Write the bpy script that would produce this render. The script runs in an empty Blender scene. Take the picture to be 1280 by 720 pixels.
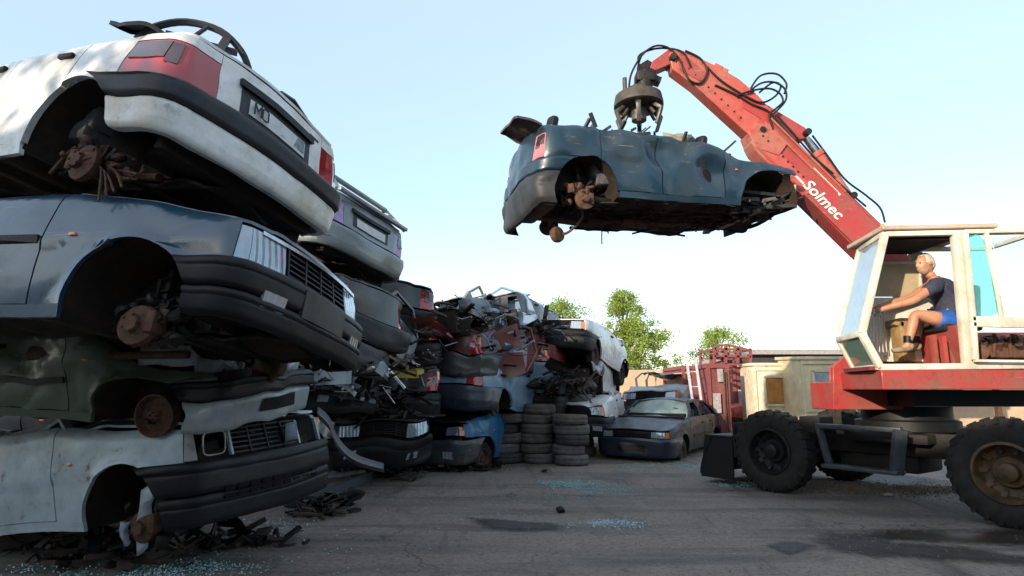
import bpy, bmesh, math, random
from math import sin, cos, pi, radians, sqrt, atan2
from mathutils import Vector, Matrix, Euler, noise
from mathutils.geometry import tessellate_polygon

# ------------------------------------------------------------------ camera, sky, sun, exposure
scn = bpy.context.scene
COL = scn.collection
FPX = 747.0
PITCH = math.atan(127.0 / FPX)
CAMH = 1.4
cam_d = bpy.data.cameras.new("camera"); cam = bpy.data.objects.new("camera", cam_d); COL.objects.link(cam)
cam_d.sensor_width = 36.0; cam_d.lens = 36.0 * FPX / 1280.0
cam_d.clip_start = 0.05; cam_d.clip_end = 3000
cam.location = (0, 0, CAMH); cam.rotation_euler = (pi / 2 + PITCH, 0, 0)
scn.camera = cam

SUN_DIR = Vector((-0.62, -0.74, 0.25)).normalized()
SUN_EL = math.asin(SUN_DIR.z)
w = bpy.data.worlds.new("World"); scn.world = w; w.use_nodes = True
nt = w.node_tree; nt.nodes.clear()
wo = nt.nodes.new("ShaderNodeOutputWorld"); bg = nt.nodes.new("ShaderNodeBackground")
sky = nt.nodes.new("ShaderNodeTexSky"); sky.sky_type = 'NISHITA'; sky.sun_disc = False
sky.sun_elevation = SUN_EL; sky.sun_rotation = atan2(SUN_DIR.x, SUN_DIR.y)
sky.air_density = 1.0; sky.dust_density = 1.0; sky.ozone_density = 1.2
bg.inputs[1].default_value = 0.15
# pale summer haze mixed evenly into the clear-sky model, whiter towards the horizon
gc = nt.nodes.new("ShaderNodeTexCoord"); sx_ = nt.nodes.new("ShaderNodeSeparateXYZ"); nt.links.new(gc.outputs['Generated'], sx_.inputs[0])
hz = nt.nodes.new("ShaderNodeValToRGB"); nt.links.new(sx_.outputs['Z'], hz.inputs[0])
for e_, (p_, c_) in zip([hz.color_ramp.elements[0], hz.color_ramp.elements[1], hz.color_ramp.elements.new(.25)], ((0.0, (.93, .95, 1.0)), (.75, (.26, .60, .88)), (.30, (.60, .81, .95)))): e_.position = p_; e_.color = (*c_, 1)
sc_ = nt.nodes.new("ShaderNodeMix"); sc_.data_type = 'RGBA'; sc_.blend_type = 'MULTIPLY'; sc_.inputs[0].default_value = 1; nt.links.new(hz.outputs[0], sc_.inputs[6]); sc_.inputs[7].default_value = (2.0, 2.0, 2.0, 1)
mx_ = nt.nodes.new("ShaderNodeMix"); mx_.data_type = 'RGBA'; mx_.inputs[0].default_value = .6; nt.links.new(sky.outputs[0], mx_.inputs[6]); nt.links.new(sc_.outputs[2], mx_.inputs[7])
nt.links.new(mx_.outputs[2], bg.inputs[0]); nt.links.new(bg.outputs[0], wo.inputs[0])
sd = bpy.data.lights.new("sun", 'SUN'); sd.energy = 2.1; sd.angle = radians(0.6); sd.color = (1.0, 0.84, 0.64)
sun = bpy.data.objects.new("sun", sd); COL.objects.link(sun)
sun.rotation_euler = SUN_DIR.to_track_quat('Z', 'Y').to_euler()
scn.view_settings.view_transform = 'Standard'; scn.view_settings.look = 'None'
scn.view_settings.gamma = 1.0; scn.view_settings.exposure = 1.75
scn.render.engine = 'CYCLES'
scn.render.film_transparent = False

# ------------------------------------------------------------------ small helpers
def at(px, py, Y):
    """point of the yard seen at photo pixel (px, py), Y metres in front of the camera"""
    r = Vector(((px - 640) / FPX, 1.0, -(py - 360) / FPX))
    y = r.y * cos(PITCH) - r.z * sin(PITCH); z = r.y * sin(PITCH) + r.z * cos(PITCH)
    t = Y / y
    return Vector((r.x * t, Y, CAMH + z * t))

def atz(px, py, Z):
    """point at height Z seen at photo pixel"""
    r = Vector(((px - 640) / FPX, 1.0, -(py - 360) / FPX))
    y = r.y * cos(PITCH) - r.z * sin(PITCH); z = r.y * sin(PITCH) + r.z * cos(PITCH)
    t = (Z - CAMH) / z
    return Vector((r.x * t, y * t, Z))

def thing(name, label, cat, loc=(0, 0, 0), rot=(0, 0, 0), group=None):
    o = bpy.data.objects.new(name, None); COL.objects.link(o)
    o.empty_display_size = 0.2
    o.location = loc
    if isinstance(rot, Matrix): o.rotation_euler = rot.to_euler()
    else: o.rotation_euler = rot
    o['label'] = label; o['category'] = cat
    if group: o['group'] = group
    return o

def tag(o, label=None, cat=None, group=None, kind=None):
    if label: o['label'] = label
    if cat: o['category'] = cat
    if group: o['group'] = group
    if kind: o['kind'] = kind
    return o

def copy_tree(o, parent=None):
    c = o.copy(); COL.objects.link(c)
    if parent is not None: c.parent = parent
    for ch in list(o.children): copy_tree(ch, c)
    return c

def nz(p, s=1.0, seed=0.0):
    return noise.noise(Vector((p[0] * s + seed, p[1] * s - seed * 0.7, p[2] * s + seed * 1.3)))

class MB:
    def __init__(s): s.v = []; s.f = []
    def add(s, vs, fs):
        n = len(s.v); s.v += [tuple(v) for v in vs]; s.f += [tuple(i + n for i in f) for f in fs]; return s
    def box(s, c, size, rot=None, bev=0.0):
        x, y, z = size[0] / 2, size[1] / 2, size[2] / 2
        if bev <= 0:
            vs = [Vector((a * x, b * y, d * z)) for a in (-1, 1) for b in (-1, 1) for d in (-1, 1)]
            fs = [(0, 1, 3, 2), (4, 6, 7, 5), (0, 4, 5, 1), (2, 3, 7, 6), (0, 2, 6, 4), (1, 5, 7, 3)]
        else:
            bm = bmesh.new(); bmesh.ops.create_cube(bm, size=1.0)
            for v in bm.verts: v.co = Vector((v.co.x * 2 * x, v.co.y * 2 * y, v.co.z * 2 * z))
            bmesh.ops.bevel(bm, geom=bm.edges[:], offset=min(bev, x * .9, y * .9, z * .9), segments=2, affect='EDGES', profile=0.5)
            bm.verts.index_update(); vs = [v.co.copy() for v in bm.verts]; fs = [[v.index for v in f.verts] for f in bm.faces]; bm.free()
        c = Vector(c)
        if rot is not None:
            m = rot if isinstance(rot, Matrix) else Euler(rot).to_matrix()
            vs = [m @ v for v in vs]
        return s.add([v + c for v in vs], fs)
    def bar(s, a, b, w, h, up=(0, 0, 1), bev=0.0):
        a = Vector(a); b = Vector(b); d = (b - a); L = d.length
        if L < 1e-6: return s
        d.normalize(); up = Vector(up)
        if abs(d.dot(up)) > 0.98: up = Vector((1, 0, 0))
        sx = d.cross(up).normalized(); uz = sx.cross(d)
        m = Matrix((sx, d, uz)).transposed()
        return s.box((a + b) / 2, (w, L, h), m, bev)
    def tube(s, pts, r, n=8, closed=False, caps=True):
        pts = [Vector(p) for p in pts]; N = len(pts)
        rs = r if isinstance(r, (list, tuple)) else [r] * N
        rings = []; prev = None
        for i in range(N):
            if closed: d = pts[(i + 1) % N] - pts[i - 1]
            else: d = pts[min(i + 1, N - 1)] - pts[max(i - 1, 0)]
            d.normalize()
            if prev is None:
                u = Vector((0, 0, 1)) if abs(d.z) < 0.9 else Vector((1, 0, 0))
                a = d.cross(u).normalized()
            else:
                a = (prev - d * prev.dot(d)).normalized()
            prev = a; b = d.cross(a)
            rings.append([pts[i] + (a * cos(2 * pi * k / n) + b * sin(2 * pi * k / n)) * rs[i] for k in range(n)])
        vs = [v for rg in rings for v in rg]; fs = []
        M = N if closed else N - 1
        for i in range(M):
            for k in range(n):
                i2 = (i + 1) % N
                fs.append((i * n + k, i * n + (k + 1) % n, i2 * n + (k + 1) % n, i2 * n + k))
        if caps and not closed:
            fs.append(tuple(range(n - 1, -1, -1))); fs.append(tuple((N - 1) * n + k for k in range(n)))
        return s.add(vs, fs)
    def cyl(s, a, b, r, n=16): return s.tube([a, b], r, n)
    def lathe(s, prof, c=(0, 0, 0), axis=(0, 0, 1), n=32):
        ax = Vector(axis).normalized(); u = Vector((0, 0, 1)) if abs(ax.z) < .9 else Vector((1, 0, 0))
        a = ax.cross(u).normalized(); b = ax.cross(a); c = Vector(c); vs = []; fs = []
        for (r, h) in prof:
            for k in range(n):
                t = 2 * pi * k / n; vs.append(c + ax * h + (a * cos(t) + b * sin(t)) * r)
        for i in range(len(prof) - 1):
            for k in range(n): fs.append((i * n + k, i * n + (k + 1) % n, (i + 1) * n + (k + 1) % n, (i + 1) * n + k))
        return s.add(vs, fs)
    def prism(s, poly, mapf, t0, t1):
        """extruded 2D polygon; mapf(u, v, t) -> point"""
        n = len(poly); vs = [mapf(u, v, t0) for u, v in poly] + [mapf(u, v, t1) for u, v in poly]
        fs = [tuple(range(n - 1, -1, -1)), tuple(range(n, 2 * n))] + [(i, (i + 1) % n, n + (i + 1) % n, n + i) for i in range(n)]
        return s.add(vs, fs)
    def warp(s, f): s.v = [tuple(f(Vector(v))) for v in s.v]; return s
    def build(s, name, mat, parent=None, smooth=35, bevel=0.0, wn=False):
        me = bpy.data.meshes.new(name); me.from_pydata(s.v, [], s.f)
        bm = bmesh.new(); bm.from_mesh(me); bmesh.ops.recalc_face_normals(bm, faces=bm.faces[:]); bm.to_mesh(me); bm.free()
        if smooth:
            me.polygons.foreach_set('use_smooth', [True] * len(me.polygons))
            me.set_sharp_from_angle(angle=radians(smooth))
        me.materials.append(mat)
        o = bpy.data.objects.new(name, me); COL.objects.link(o)
        if parent is not None: o.parent = parent
        if bevel > 0:
            b = o.modifiers.new('bevel', 'BEVEL'); b.width = bevel; b.segments = 2; b.limit_method = 'ANGLE'; b.angle_limit = radians(40)
        return o

def panel(poly, mapf, cell=0.07, flange=0.02, cell_v=None, holes=None):
    """curved sheet: 2D polygon cut into cells, mapped to 3D by mapf(u, v, depth), with a turned-in edge"""
    bm = bmesh.new()
    cl = []
    for q in poly:
        if not cl or (abs(q[0] - cl[-1][0]) + abs(q[1] - cl[-1][1])) > 1e-5: cl.append(q)
    if abs(cl[0][0] - cl[-1][0]) + abs(cl[0][1] - cl[-1][1]) < 1e-5: cl.pop()
    poly = cl
    vs = [bm.verts.new((u, v, 0)) for u, v in poly]
    for t in tessellate_polygon([[Vector((u, v, 0)) for u, v in poly]]):
        try: bm.faces.new([vs[i] for i in t])
        except ValueError: pass
    us = [p[0] for p in poly]; vv = [p[1] for p in poly]
    def cuts(lo, hi, c, ax):
        n = max(1, int((hi - lo) / c))
        for i in range(1, n):
            q = lo + (hi - lo) * i / n
            co = (q, 0, 0) if ax == 0 else (0, q, 0); no = (1, 0, 0) if ax == 0 else (0, 1, 0)
            bmesh.ops.bisect_plane(bm, geom=bm.verts[:] + bm.edges[:] + bm.faces[:], plane_co=co, plane_no=no, dist=1e-5)
    cuts(min(us), max(us), cell, 0); cuts(min(vv), max(vv), cell_v or cell, 1)
    bmesh.ops.remove_doubles(bm, verts=bm.verts[:], dist=1e-4)
    # merge triangles of one grid cell back to n-gons where flat in 2D
    bmesh.ops.join_triangles(bm, faces=bm.faces[:], angle_face_threshold=3.2, angle_shape_threshold=3.2)
    bm.verts.index_update()
    m = MB(); uv = [(v.co.x, v.co.y) for v in bm.verts]
    m.v = [tuple(mapf(u, v, 0.0)) for u, v in uv]
    m.f = [tuple(v.index for v in f.verts) for f in bm.faces]
    if flange:
        be = [e for e in bm.edges if len(e.link_faces) == 1]
        idx = {}
        for e in be:
            for v in e.verts:
                if v.index not in idx:
                    idx[v.index] = len(m.v); m.v.append(tuple(mapf(v.co.x, v.co.y, -flange)))
        for e in be:
            a, b = e.verts[0].index, e.verts[1].index
            m.f.append((a, b, idx[b], idx[a]))
    bm.free(); return m

def catmull(P, k=6):
    P = [Vector(p) for p in P]; out = []
    for i in range(len(P) - 1):
        p0, p1, p2, p3 = P[max(i - 1, 0)], P[i], P[i + 1], P[min(i + 2, len(P) - 1)]
        for j in range(k):
            t = j / k; out.append(.5 * ((2 * p1) + (p2 - p0) * t + (2 * p0 - 5 * p1 + 4 * p2 - p3) * t * t + (3 * p1 - p0 - 3 * p2 + p3) * t ** 3))
    out.append(P[-1]); return out

def arc(cx, cy, r, a0, a1, n=14, ry=None):
    ry = ry or r
    return [(cx + r * cos(radians(a0 + (a1 - a0) * i / n)), cy + ry * sin(radians(a0 + (a1 - a0) * i / n))) for i in range(n + 1)]

# ------------------------------------------------------------------ materials
def mat_new(name):
    m = bpy.data.materials.new(name); m.use_nodes = True; nt = m.node_tree; nt.nodes.clear()
    o = nt.nodes.new("ShaderNodeOutputMaterial"); b = nt.nodes.new("ShaderNodeBsdfPrincipled")
    nt.links.new(b.outputs[0], o.inputs[0]); return m, nt, b
def tex_co(nt, kind='Object', scale=None):
    t = nt.nodes.new("ShaderNodeTexCoord")
    return t.outputs[kind]
def nnoise(nt, co, scale, detail=6, rough=.6, dist=0.0):
    n = nt.nodes.new("ShaderNodeTexNoise"); n.inputs['Scale'].default_value = scale; n.inputs['Detail'].default_value = detail
    n.inputs['Roughness'].default_value = rough; n.inputs['Distortion'].default_value = dist
    nt.links.new(co, n.inputs['Vector']); return n.outputs['Fac']
def ramp(nt, fac, stops):
    r = nt.nodes.new("ShaderNodeValToRGB"); el = r.color_ramp.elements
    while len(el) < len(stops): el.new(0.5)
    for e, (p, c) in zip(el, stops):
        e.position = p; e.color = (c, c, c, 1) if not hasattr(c, '__len__') else (*c, 1)
    nt.links.new(fac, r.inputs[0]); return r.outputs[0]
def mixc(nt, fac, a, b):
    m = nt.nodes.new("ShaderNodeMix"); m.data_type = 'RGBA'
    for i, x in ((0, fac), (6, a), (7, b)):
        if hasattr(x, 'links'): nt.links.new(x, m.inputs[i])
        elif i == 0: m.inputs[0].default_value = x
        else: m.inputs[i].default_value = (*x, 1)
    return m.outputs[2]
def mul(nt, a, b):
    m = nt.nodes.new("ShaderNodeMath"); m.operation = 'MULTIPLY'
    for i, x in ((0, a), (1, b)):
        if hasattr(x, 'links'): nt.links.new(x, m.inputs[i])
        else: m.inputs[i].default_value = x
    return m.outputs[0]
def bump(nt, b, h, strength=.3, dist=.02):
    n = nt.nodes.new("ShaderNodeBump"); n.inputs['Strength'].default_value = strength; n.inputs['Distance'].default_value = dist
    nt.links.new(h, n.inputs['Height']); nt.links.new(n.outputs[0], b.inputs['Normal'])

_mc = {}
def paint(name, col, rough=.28, dirt=.45, rust=.25, dust=(.16, .13, .10), metal=0.0, coat=.5):
    if name in _mc: return _mc[name]
    m, nt, b = mat_new(name); co = tex_co(nt)
    n1 = nnoise(nt, co, 2.3, 8, .65); n2 = nnoise(nt, co, 9, 8, .7); n3 = nnoise(nt, co, 1.1, 4, .5, .6); n4 = nnoise(nt, co, 45, 4, .6)
    d1 = mul(nt, ramp(nt, n1, [(.42, 0), (.68, 1)]), dirt)
    c = mixc(nt, ramp(nt, n4, [(.3, 0), (.7, .25)]), col, tuple(x * .72 for x in col))
    c = mixc(nt, d1, c, dust)
    st = mul(nt, ramp(nt, n2, [(.52, 0), (.72, 1)]), dirt * .7)
    c = mixc(nt, st, c, tuple(x * .35 for x in col))
    rs = mul(nt, mul(nt, ramp(nt, n2, [(.60, 0), (.66, 1)]), ramp(nt, n3, [(.55, 0), (.62, 1)])), rust)
    c = mixc(nt, rs, c, (.16, .06, .025))
    mp = nt.nodes.new("ShaderNodeMapping"); mp.inputs['Scale'].default_value = (1.6, 30, 46); mp.inputs['Rotation'].default_value = (.2, .15, .3); nt.links.new(co, mp.inputs['Vector'])
    sc = nnoise(nt, mp.outputs[0], 1.0, 3, .5, .3)
    c = mixc(nt, mul(nt, mul(nt, ramp(nt, sc, [(.66, 0), (.70, 1)]), ramp(nt, n1, [(.45, 0), (.55, 1)])), .45), c, tuple(min(.6, x * .5 + .22) for x in col))
    nt.links.new(c, b.inputs['Base Color'])
    r = ramp(nt, n1, [(.3, rough), (.7, min(1, rough + .35))]); nt.links.new(r, b.inputs['Roughness'])
    b.inputs['Coat Weight'].default_value = coat * .6; b.inputs['Coat Roughness'].default_value = .15; b.inputs['Metallic'].default_value = metal
    bump(nt, b, n2, .12, .02)
    _mc[name] = m; return m
def plain(name, col, rough=.6, metal=0.0, var=.4, scale=12, bmp=.15, col2=None):
    if name in _mc: return _mc[name]
    m, nt, b = mat_new(name); co = tex_co(nt); n = nnoise(nt, co, scale, 7, .65); n2 = nnoise(nt, co, scale * 5, 5, .6)
    c = mixc(nt, ramp(nt, n, [(.35, 0), (.68, 1)]), col, col2 or tuple(x * (1 - var) for x in col))
    nt.links.new(c, b.inputs['Base Color']); b.inputs['Roughness'].default_value = rough; b.inputs['Metallic'].default_value = metal
    if bmp: bump(nt, b, n2, bmp, .01)
    if max(col) < .05 and not metal: b.inputs['Specular IOR Level'].default_value = .28
    _mc[name] = m; return m
def glassy(name, col, rough=.08, ribs=0, metal=.0, alpha=None, trans=0.0):
    if name in _mc: return _mc[name]
    m, nt, b = mat_new(name); co = tex_co(nt); n = nnoise(nt, co, 14, 5, .6)
    c = mixc(nt, ramp(nt, n, [(.4, 0), (.75, .5)]), col, tuple(x * .5 + .03 for x in col))
    nt.links.new(c, b.inputs['Base Color']); b.inputs['Roughness'].default_value = rough
    b.inputs['Coat Weight'].default_value = 1.0; b.inputs['Coat Roughness'].default_value = .06; b.inputs['Metallic'].default_value = metal
    if trans: b.inputs['Transmission Weight'].default_value = trans; b.inputs['IOR'].default_value = 1.2
    if ribs:
        wv = nt.nodes.new("ShaderNodeTexWave"); wv.inputs['Scale'].default_value = ribs; nt.links.new(co, wv.inputs['Vector']); wv.bands_direction = 'Y'
        bump(nt, b, wv.outputs['Fac'], .5, .01)
    _mc[name] = m; return m

BLACKP = plain('black_plastic', (.010, .011, .013), .5, var=.5, scale=6)
GREYP = plain('grey_bumper_plastic', (.035, .038, .045), .5, var=.5, scale=5)
RUBBER = plain('tyre_rubber', (.013, .013, .013), .8, var=.45, scale=9, bmp=.4, col2=(.03, .027, .024))
UNDER = plain('dirty_underbody', (.014, .012, .011), .85, var=.6, scale=7, bmp=.5, col2=(.045, .027, .018))
DARK = plain('dark_interior', (.008, .008, .009), .85, var=.5, scale=6, bmp=.3)
RUST = plain('rusty_steel', (.13, .055, .028), .85, var=.6, scale=14, bmp=.5, col2=(.035, .024, .02))
STEEL = plain('bare_grey_steel', (.30, .30, .30), .42, metal=.8, var=.55, scale=9)
IRON = plain('oily_iron', (.03, .027, .025), .55, metal=.5, var=.6, scale=10, bmp=.5)
RED_LENS = glassy('red_lamp_lens', (.35, .015, .02)); DRED_LENS = glassy('smoked_lamp_lens', (.05, .03, .035))
AMBER = glassy('amber_lamp_lens', (.75, .20, .04)); CLEAR = glassy('clear_lamp_lens', (.36, .42, .48), .12, ribs=6, metal=.4)
CHROME = plain('dull_chrome', (.6, .61, .63), .25, metal=1.0, var=.4, scale=10, bmp=.05)
WIRE = plain('black_hose', (.015, .015, .016), .5)
PLATEM = plain('number_plate_white', (.62, .62, .60), .4, var=.25)
TRIM = plain('cream_seat_foam', (.30, .26, .19), .9, var=.5)
CLOTHSEAT = plain('grey_seat_cloth', (.10, .10, .11), .95, var=.5, scale=20)

# ------------------------------------------------------------------ car body geometry
class CarGeo:
    def __init__(s, L=4.1, W=1.66, rc=.34, bow=.07, top=None, xr=-1.22, xf=1.26, R=.36, za=.06, lean_r=.12, lean_f=.10, crease=.45):
        s.L, s.W, s.rc, s.bow, s.xr, s.xf, s.R, s.za = L, W, rc, bow, xr, xf, R, za
        s.lr, s.lf, s.crease = lean_r, lean_f, crease
        s.top = top or [(-L / 2, .80), (-1.6, .84), (-.9, .83), (.75, .82), (1.3, .76), (L / 2, .62)]
        s.xs = L / 2 - rc; s.q = rc * pi / 2; s.SF = s.xs + s.q + W / 2 - rc
    def topz(s, x):
        t = s.top
        if x <= t[0][0]: return t[0][1]
        for (a, za), (b, zb) in zip(t, t[1:]):
            if x <= b: return za + (zb - za) * (x - a) / (b - a)
        return t[-1][1]
    def plan(s, sg, side):
        """sg = unrolled coordinate: x along the side, then round the corner to the middle of the end face"""
        sgn = 1 if sg >= 0 else -1; a = abs(sg)
        if a > s.SF: a = 2 * s.SF - a; side = -side
        W2 = s.W / 2
        if a <= s.xs:
            e = max(0.0, (a - (s.xs - .9)) / .9); y = W2 - .035 * e * e
            return Vector((sgn * a, side * y, 0)), Vector((0, side, 0)), 0.0
        b = a - s.xs
        if b <= s.q:
            ph = b / s.rc; cx, cy = s.xs, W2 - s.rc
            return Vector((sgn * (cx + s.rc * sin(ph)), side * (cy + s.rc * cos(ph) - .035 * cos(ph)), 0)), Vector((sgn * sin(ph), side * cos(ph), 0)), ph / (pi / 2)
        y = W2 - s.rc - (b - s.q); k = 1 - (y / (W2 - s.rc)) ** 2
        return Vector((sgn * (s.L / 2 + s.bow * k), side * y, 0)), Vector((sgn, side * .12 * y / W2, 0)).normalized(), 1.0
    def p(s, sg, z, side=1, off=0.0):
        P, N, e = s.plan(sg, side)
        o = -.055 * ((z - .36) / .45) ** 2 + .008 * (1 if z > s.crease else -1) * (1 - e)
        tz = s.topz(P.x); u = (z - (tz - .07)) / .07
        if u > 0: o -= .035 * u * u
        ln = s.lr if sg < 0 else s.lf
        o2 = -ln * max(0, z - .42) / .45 - .03 * max(0, .2 - z) / .2
        d = math.hypot((P.x - s.xr), z - s.za); d2 = math.hypot((P.x - s.xf), z - s.za); d = min(d, d2)
        lip = .022 * math.exp(-((d - s.R) / .035) ** 2) * (1 - e)
        return P + N * (o * (1 - e) + o2 * e + off + lip) + Vector((0, 0, z))
    def sx(s, x): return x            # side position
    def sy(s, y, end):                # end-face position (signed y) for given end (+1 front / -1 rear), on side +1 for y>0
        return end * (s.SF - abs(y))
# ------------------------------------------------------------------ wheels, hubs
def tyre_mb(r=.31, wd=.19, rim=.18, lugs=0, c=(0, 0, 0), axis=(0, 1, 0), n=40):
    m = MB(); h = wd / 2; k = (r - rim)
    m.lathe([(rim, -h * .80), (rim + k * .25, -h * .98), (rim + k * .6, -h), (rim + k * .85, -h * .93), (r - .006, -h * .8), (r, -h * .55), (r, 0), (r, h * .55), (r - .006, h * .8), (rim + k * .85, h * .93),
             (rim + k * .6, h), (rim + k * .25, h * .98), (rim, h * .80), (rim - .01, h * .5), (rim - .01, -h * .5), (rim, -h * .80)], c, axis, n)
    if lugs:
        ax = Vector(axis).normalized(); u = Vector((0, 0, 1)); a = ax.cross(u).normalized(); b = ax.cross(a); c = Vector(c)
        for i in range(lugs):
            for sd in (-1, 1):
                t = 2 * pi * (i + (.5 if sd > 0 else 0)) / lugs
                d = a * cos(t) + b * sin(t); tg = ax.cross(d)
                p0 = c + d * (r + .004) + ax * sd * h * .1; p1 = c + d * (r - .012) + ax * sd * h * .93 + tg * .03
                m.bar(p0, p1, r * .07, .035, up=d)
                p2 = c + d * (r - .06) + ax * sd * h * .97 + tg * .03
                m.bar(p1, p2, r * .07, .03, up=ax)
    return m
def rim_mb(r=.18, wd=.14, c=(0, 0, 0), axis=(0, 1, 0), holes=8, out=1):
    m = MB(); h = wd / 2; ax = Vector(axis).normalized() * out; c = Vector(c)
    m.lathe([(r, -h), (r + .008, h), (r - .012, h), (r - .02, h * .4), (r * .82, h * .1), (r * .6, h * .35), (r * .42, h * .5), (r * .36, h * .3), (0.001, h * .3)], c, ax, 32)
    u = Vector((0, 0, 1)); a = ax.cross(u).normalized(); b = ax.cross(a)
    for i in range(holes):
        t = 2 * pi * i / holes; d = a * cos(t) + b * sin(t)
        m.cyl(c + d * r * .25 + ax * h * .3, c + d * r * .25 + ax * (h * .3 + .015), .009, 6)
    m.cyl(c + ax * h * .25, c + ax * (h * .6), r * .2, 16)
    return m

# ------------------------------------------------------------------ the wrecked car builder
def car(name, label, loc, rot, mat, geo=None, seed=1, cell=.09, cabin='crushed', cabin_h=.16, cabin_mat=None, doors=4, group=None, dents=(), amp=.025,
        front_b=None, rear_b=None, lights='both', tails=True, hubs=(1, 1, 1, 1), wheels=(0, 0, 0, 0), hood=True, hood_warp=None, trunk=True, seats=True,
        miss=(), grille=True, rub=None, plate=None, hatch=False, cat='wrecked car', door_mats=None, tail_mat=None, handle=True, tail_x=None, ind_mat=None, engine=True, hood_mat=None, fine=True, zb=.43, crease=1.0, belt=None, scale=1.0):
    g = geo or CarGeo(); W = g.W; rnd = random.Random(seed)
    root = thing(name, label, cat, loc, rot, group); root.scale = (scale, scale, scale)
    sd = seed * 7.31; zbr = .43
    def dent(v):
        p = Vector(v)
        q = p + Vector((nz(p, 1.3, sd), nz(p, 1.3, sd + 40), nz(p, 1.3, sd + 80))) * amp * 1.6 + Vector((nz(p, 5, sd + 9), nz(p, 5, sd + 49), nz(p, 5, sd + 89))) * amp * .28
        r1 = abs(nz(p, 2.1, sd + 13)); r2 = abs(nz(p, 2.6, sd + 23)); r3 = abs(nz(p, 1.7, sd + 33)); cr = amp * crease * 1.5
        q += Vector(((max(0, .22 - r1)) * cr, (max(0, .22 - r2)) * cr * (1 if p.y < 0 else -1), -(max(0, .22 - r3)) * cr * .7))
        for c, r, d in dents:
            k = (p - Vector(c)).length / r
            if k < 1: q += Vector(d) * (1 - k * k) ** 2
        return q
    def B(m, n, mt, par=root, sm=35):
        if not m.v: return None
        return m.warp(dent).build(n, mt, par, sm)
    xd0, xd1, xd2 = .64, (-.26 if doors == 4 else -.45), -1.06     # door gaps
    gp = .006; R, za, xf, xr = g.R, g.za, g.xf, g.xr
    a_side = math.degrees(math.asin(min(1, -za / R))) if za < R else -10
    foot = sqrt(max(0, R * R - za * za))
    sA = g.xs + g.q * .42
    if tail_x is not None: pass
    def top_pts(x0, x1, n=8, cut=0.0):
        out = []
        for i in range(n + 1):
            s_ = x0 + (x1 - x0) * i / n; P, _, _ = g.plan(s_, 1); out.append((s_, g.topz(P.x) - cut))
        return out
    for side in (1, -1):
        mf = lambda u, v, d, side=side: g.p(u, v, side, d)
        # front fender
        if ('fender', side) not in miss:
            angf = math.degrees(math.asin(min(.99, (zb - za) / R))) if zb - za < R else 90
            pts = [(xd0 + gp, .0)] + [(xf + R * cos(radians(180 - a_side - (180 - a_side - angf) * i / 16)), max(0, za + R * sin(radians(180 - a_side - (180 - a_side - angf) * i / 16)))) for i in range(17)]
            pts += [(sA, zb)] if pts[-1][0] < sA - .01 else []
            pts += top_pts(sA, xd0 + gp, 9)
            fe = B(panel(pts, mf, cell, .03), 'front_fender', mat)
            if fine:
                m = MB(); c = g.p(xd0 + .22, .50, side, .004)
                m.box(c, (.05, .02, .022), bev=.006); B(m, 'side_indicator', AMBER, fe)
        # doors
        def door(x0, x1, lo, nm='door', arcx=None):
            if (nm, x0 > -.4, side) in miss: return
            pts = [(x0 + gp, lo), (x1 - gp, lo)] if arcx is None else arcx
            pts = pts + top_pts(x1 - gp, x0 + gp, 6)
            dm = (door_mats or {}).get((x0 > -.4, side), mat)
            d = B(panel(pts, mf, cell, .04), nm, dm)
            m = MB(); zi = g.topz((x0 + x1) / 2)
            q = [(x0 + .03, lo + .05), (x1 - .03, lo + .05), (x1 - .03, zi - .03), (x0 + .03, zi - .03)]
            if arcx is None: B(panel(q, lambda u, v, dd: g.p(u, v, side, dd - .08), .3, 0), 'door_lining', DARK, d)
            if handle:
                m = MB(); m.box(g.p(x0 + .16, zi - .13, side, .012), (.15, .03, .035), bev=.01); B(m, 'door_handle', BLACKP, d)
            if rub:
                z = rub; m = panel([(x0 + .02, z - .025), (x1 - .02, z - .025), (x1 - .02, z + .025), (x0 + .02, z + .025)], lambda u, v, dd: g.p(u, v, side, .018 + dd), .15, .016); B(m, 'rub_strip', BLACKP, d)
        door(xd1, xd0, .08)
        if doors == 4:
            # rear door cut by the arch
            zt = []
            x_in = xr + foot
            bottom = [(max(xd2, x_in) + gp, .08)] if x_in > xd2 else []
            if xr + R > xd2:
                a0 = math.degrees(math.acos(max(-1, min(1, (xd2 + gp - xr) / R)))); a1 = math.degrees(math.asin(min(1, (.08 - za) / R)))
                arcp = [(xr + R * cos(radians(a0 + (a1 - a0) * i / 8)), za + R * sin(radians(a0 + (a1 - a0) * i / 8))) for i in range(9)]
                door(xd2, xd1, .08, 'rear_door', arcp + [(xd1 - gp, .08)])
            else: door(xd2, xd1, .08, 'rear_door')
        # sill
        m = panel([(xr + foot, .0), (xf - foot, .0), (xf - foot, .075), (xr + foot + .03, .075)], mf, .25, .03)
        # rear quarter
        xq = xd2 if doors == 4 else xd1
        angr = math.degrees(math.asin(min(.99, (zbr - za) / R)))
        a_end = 180 - angr
        if doors == 4: a_st = math.degrees(math.acos(max(-1, min(1, (xq - gp - xr) / R)))) if xr + R > xq else 0
        else: a_st = a_side
        pts = [(xr + R * cos(radians(a_st + (a_end - a_st) * i / 16)), za + R * sin(radians(a_st + (a_end - a_st) * i / 16))) for i in range(17)]
        if doors != 4: pts = [(xq - gp, .08)] + pts
        elif xr + R <= xq: pts = [(xq - gp, .08), (xr + R, .08)] + pts
        sB = -(g.xs + (g.q * .30 if tail_x is None else tail_x))
        pts += [(sB, zbr)]
        pts += top_pts(sB, xq - gp, 7)
        m2 = panel(pts, mf, cell, .03)
        m.add(m2.v, m2.f)
        B(m, 'rear_quarter', mat)
    # ---- inner structure: one dark mesh (floor, bulkheads, wheel housings, tunnel)
    u = MB()
    hw = W / 2 - .06
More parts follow.
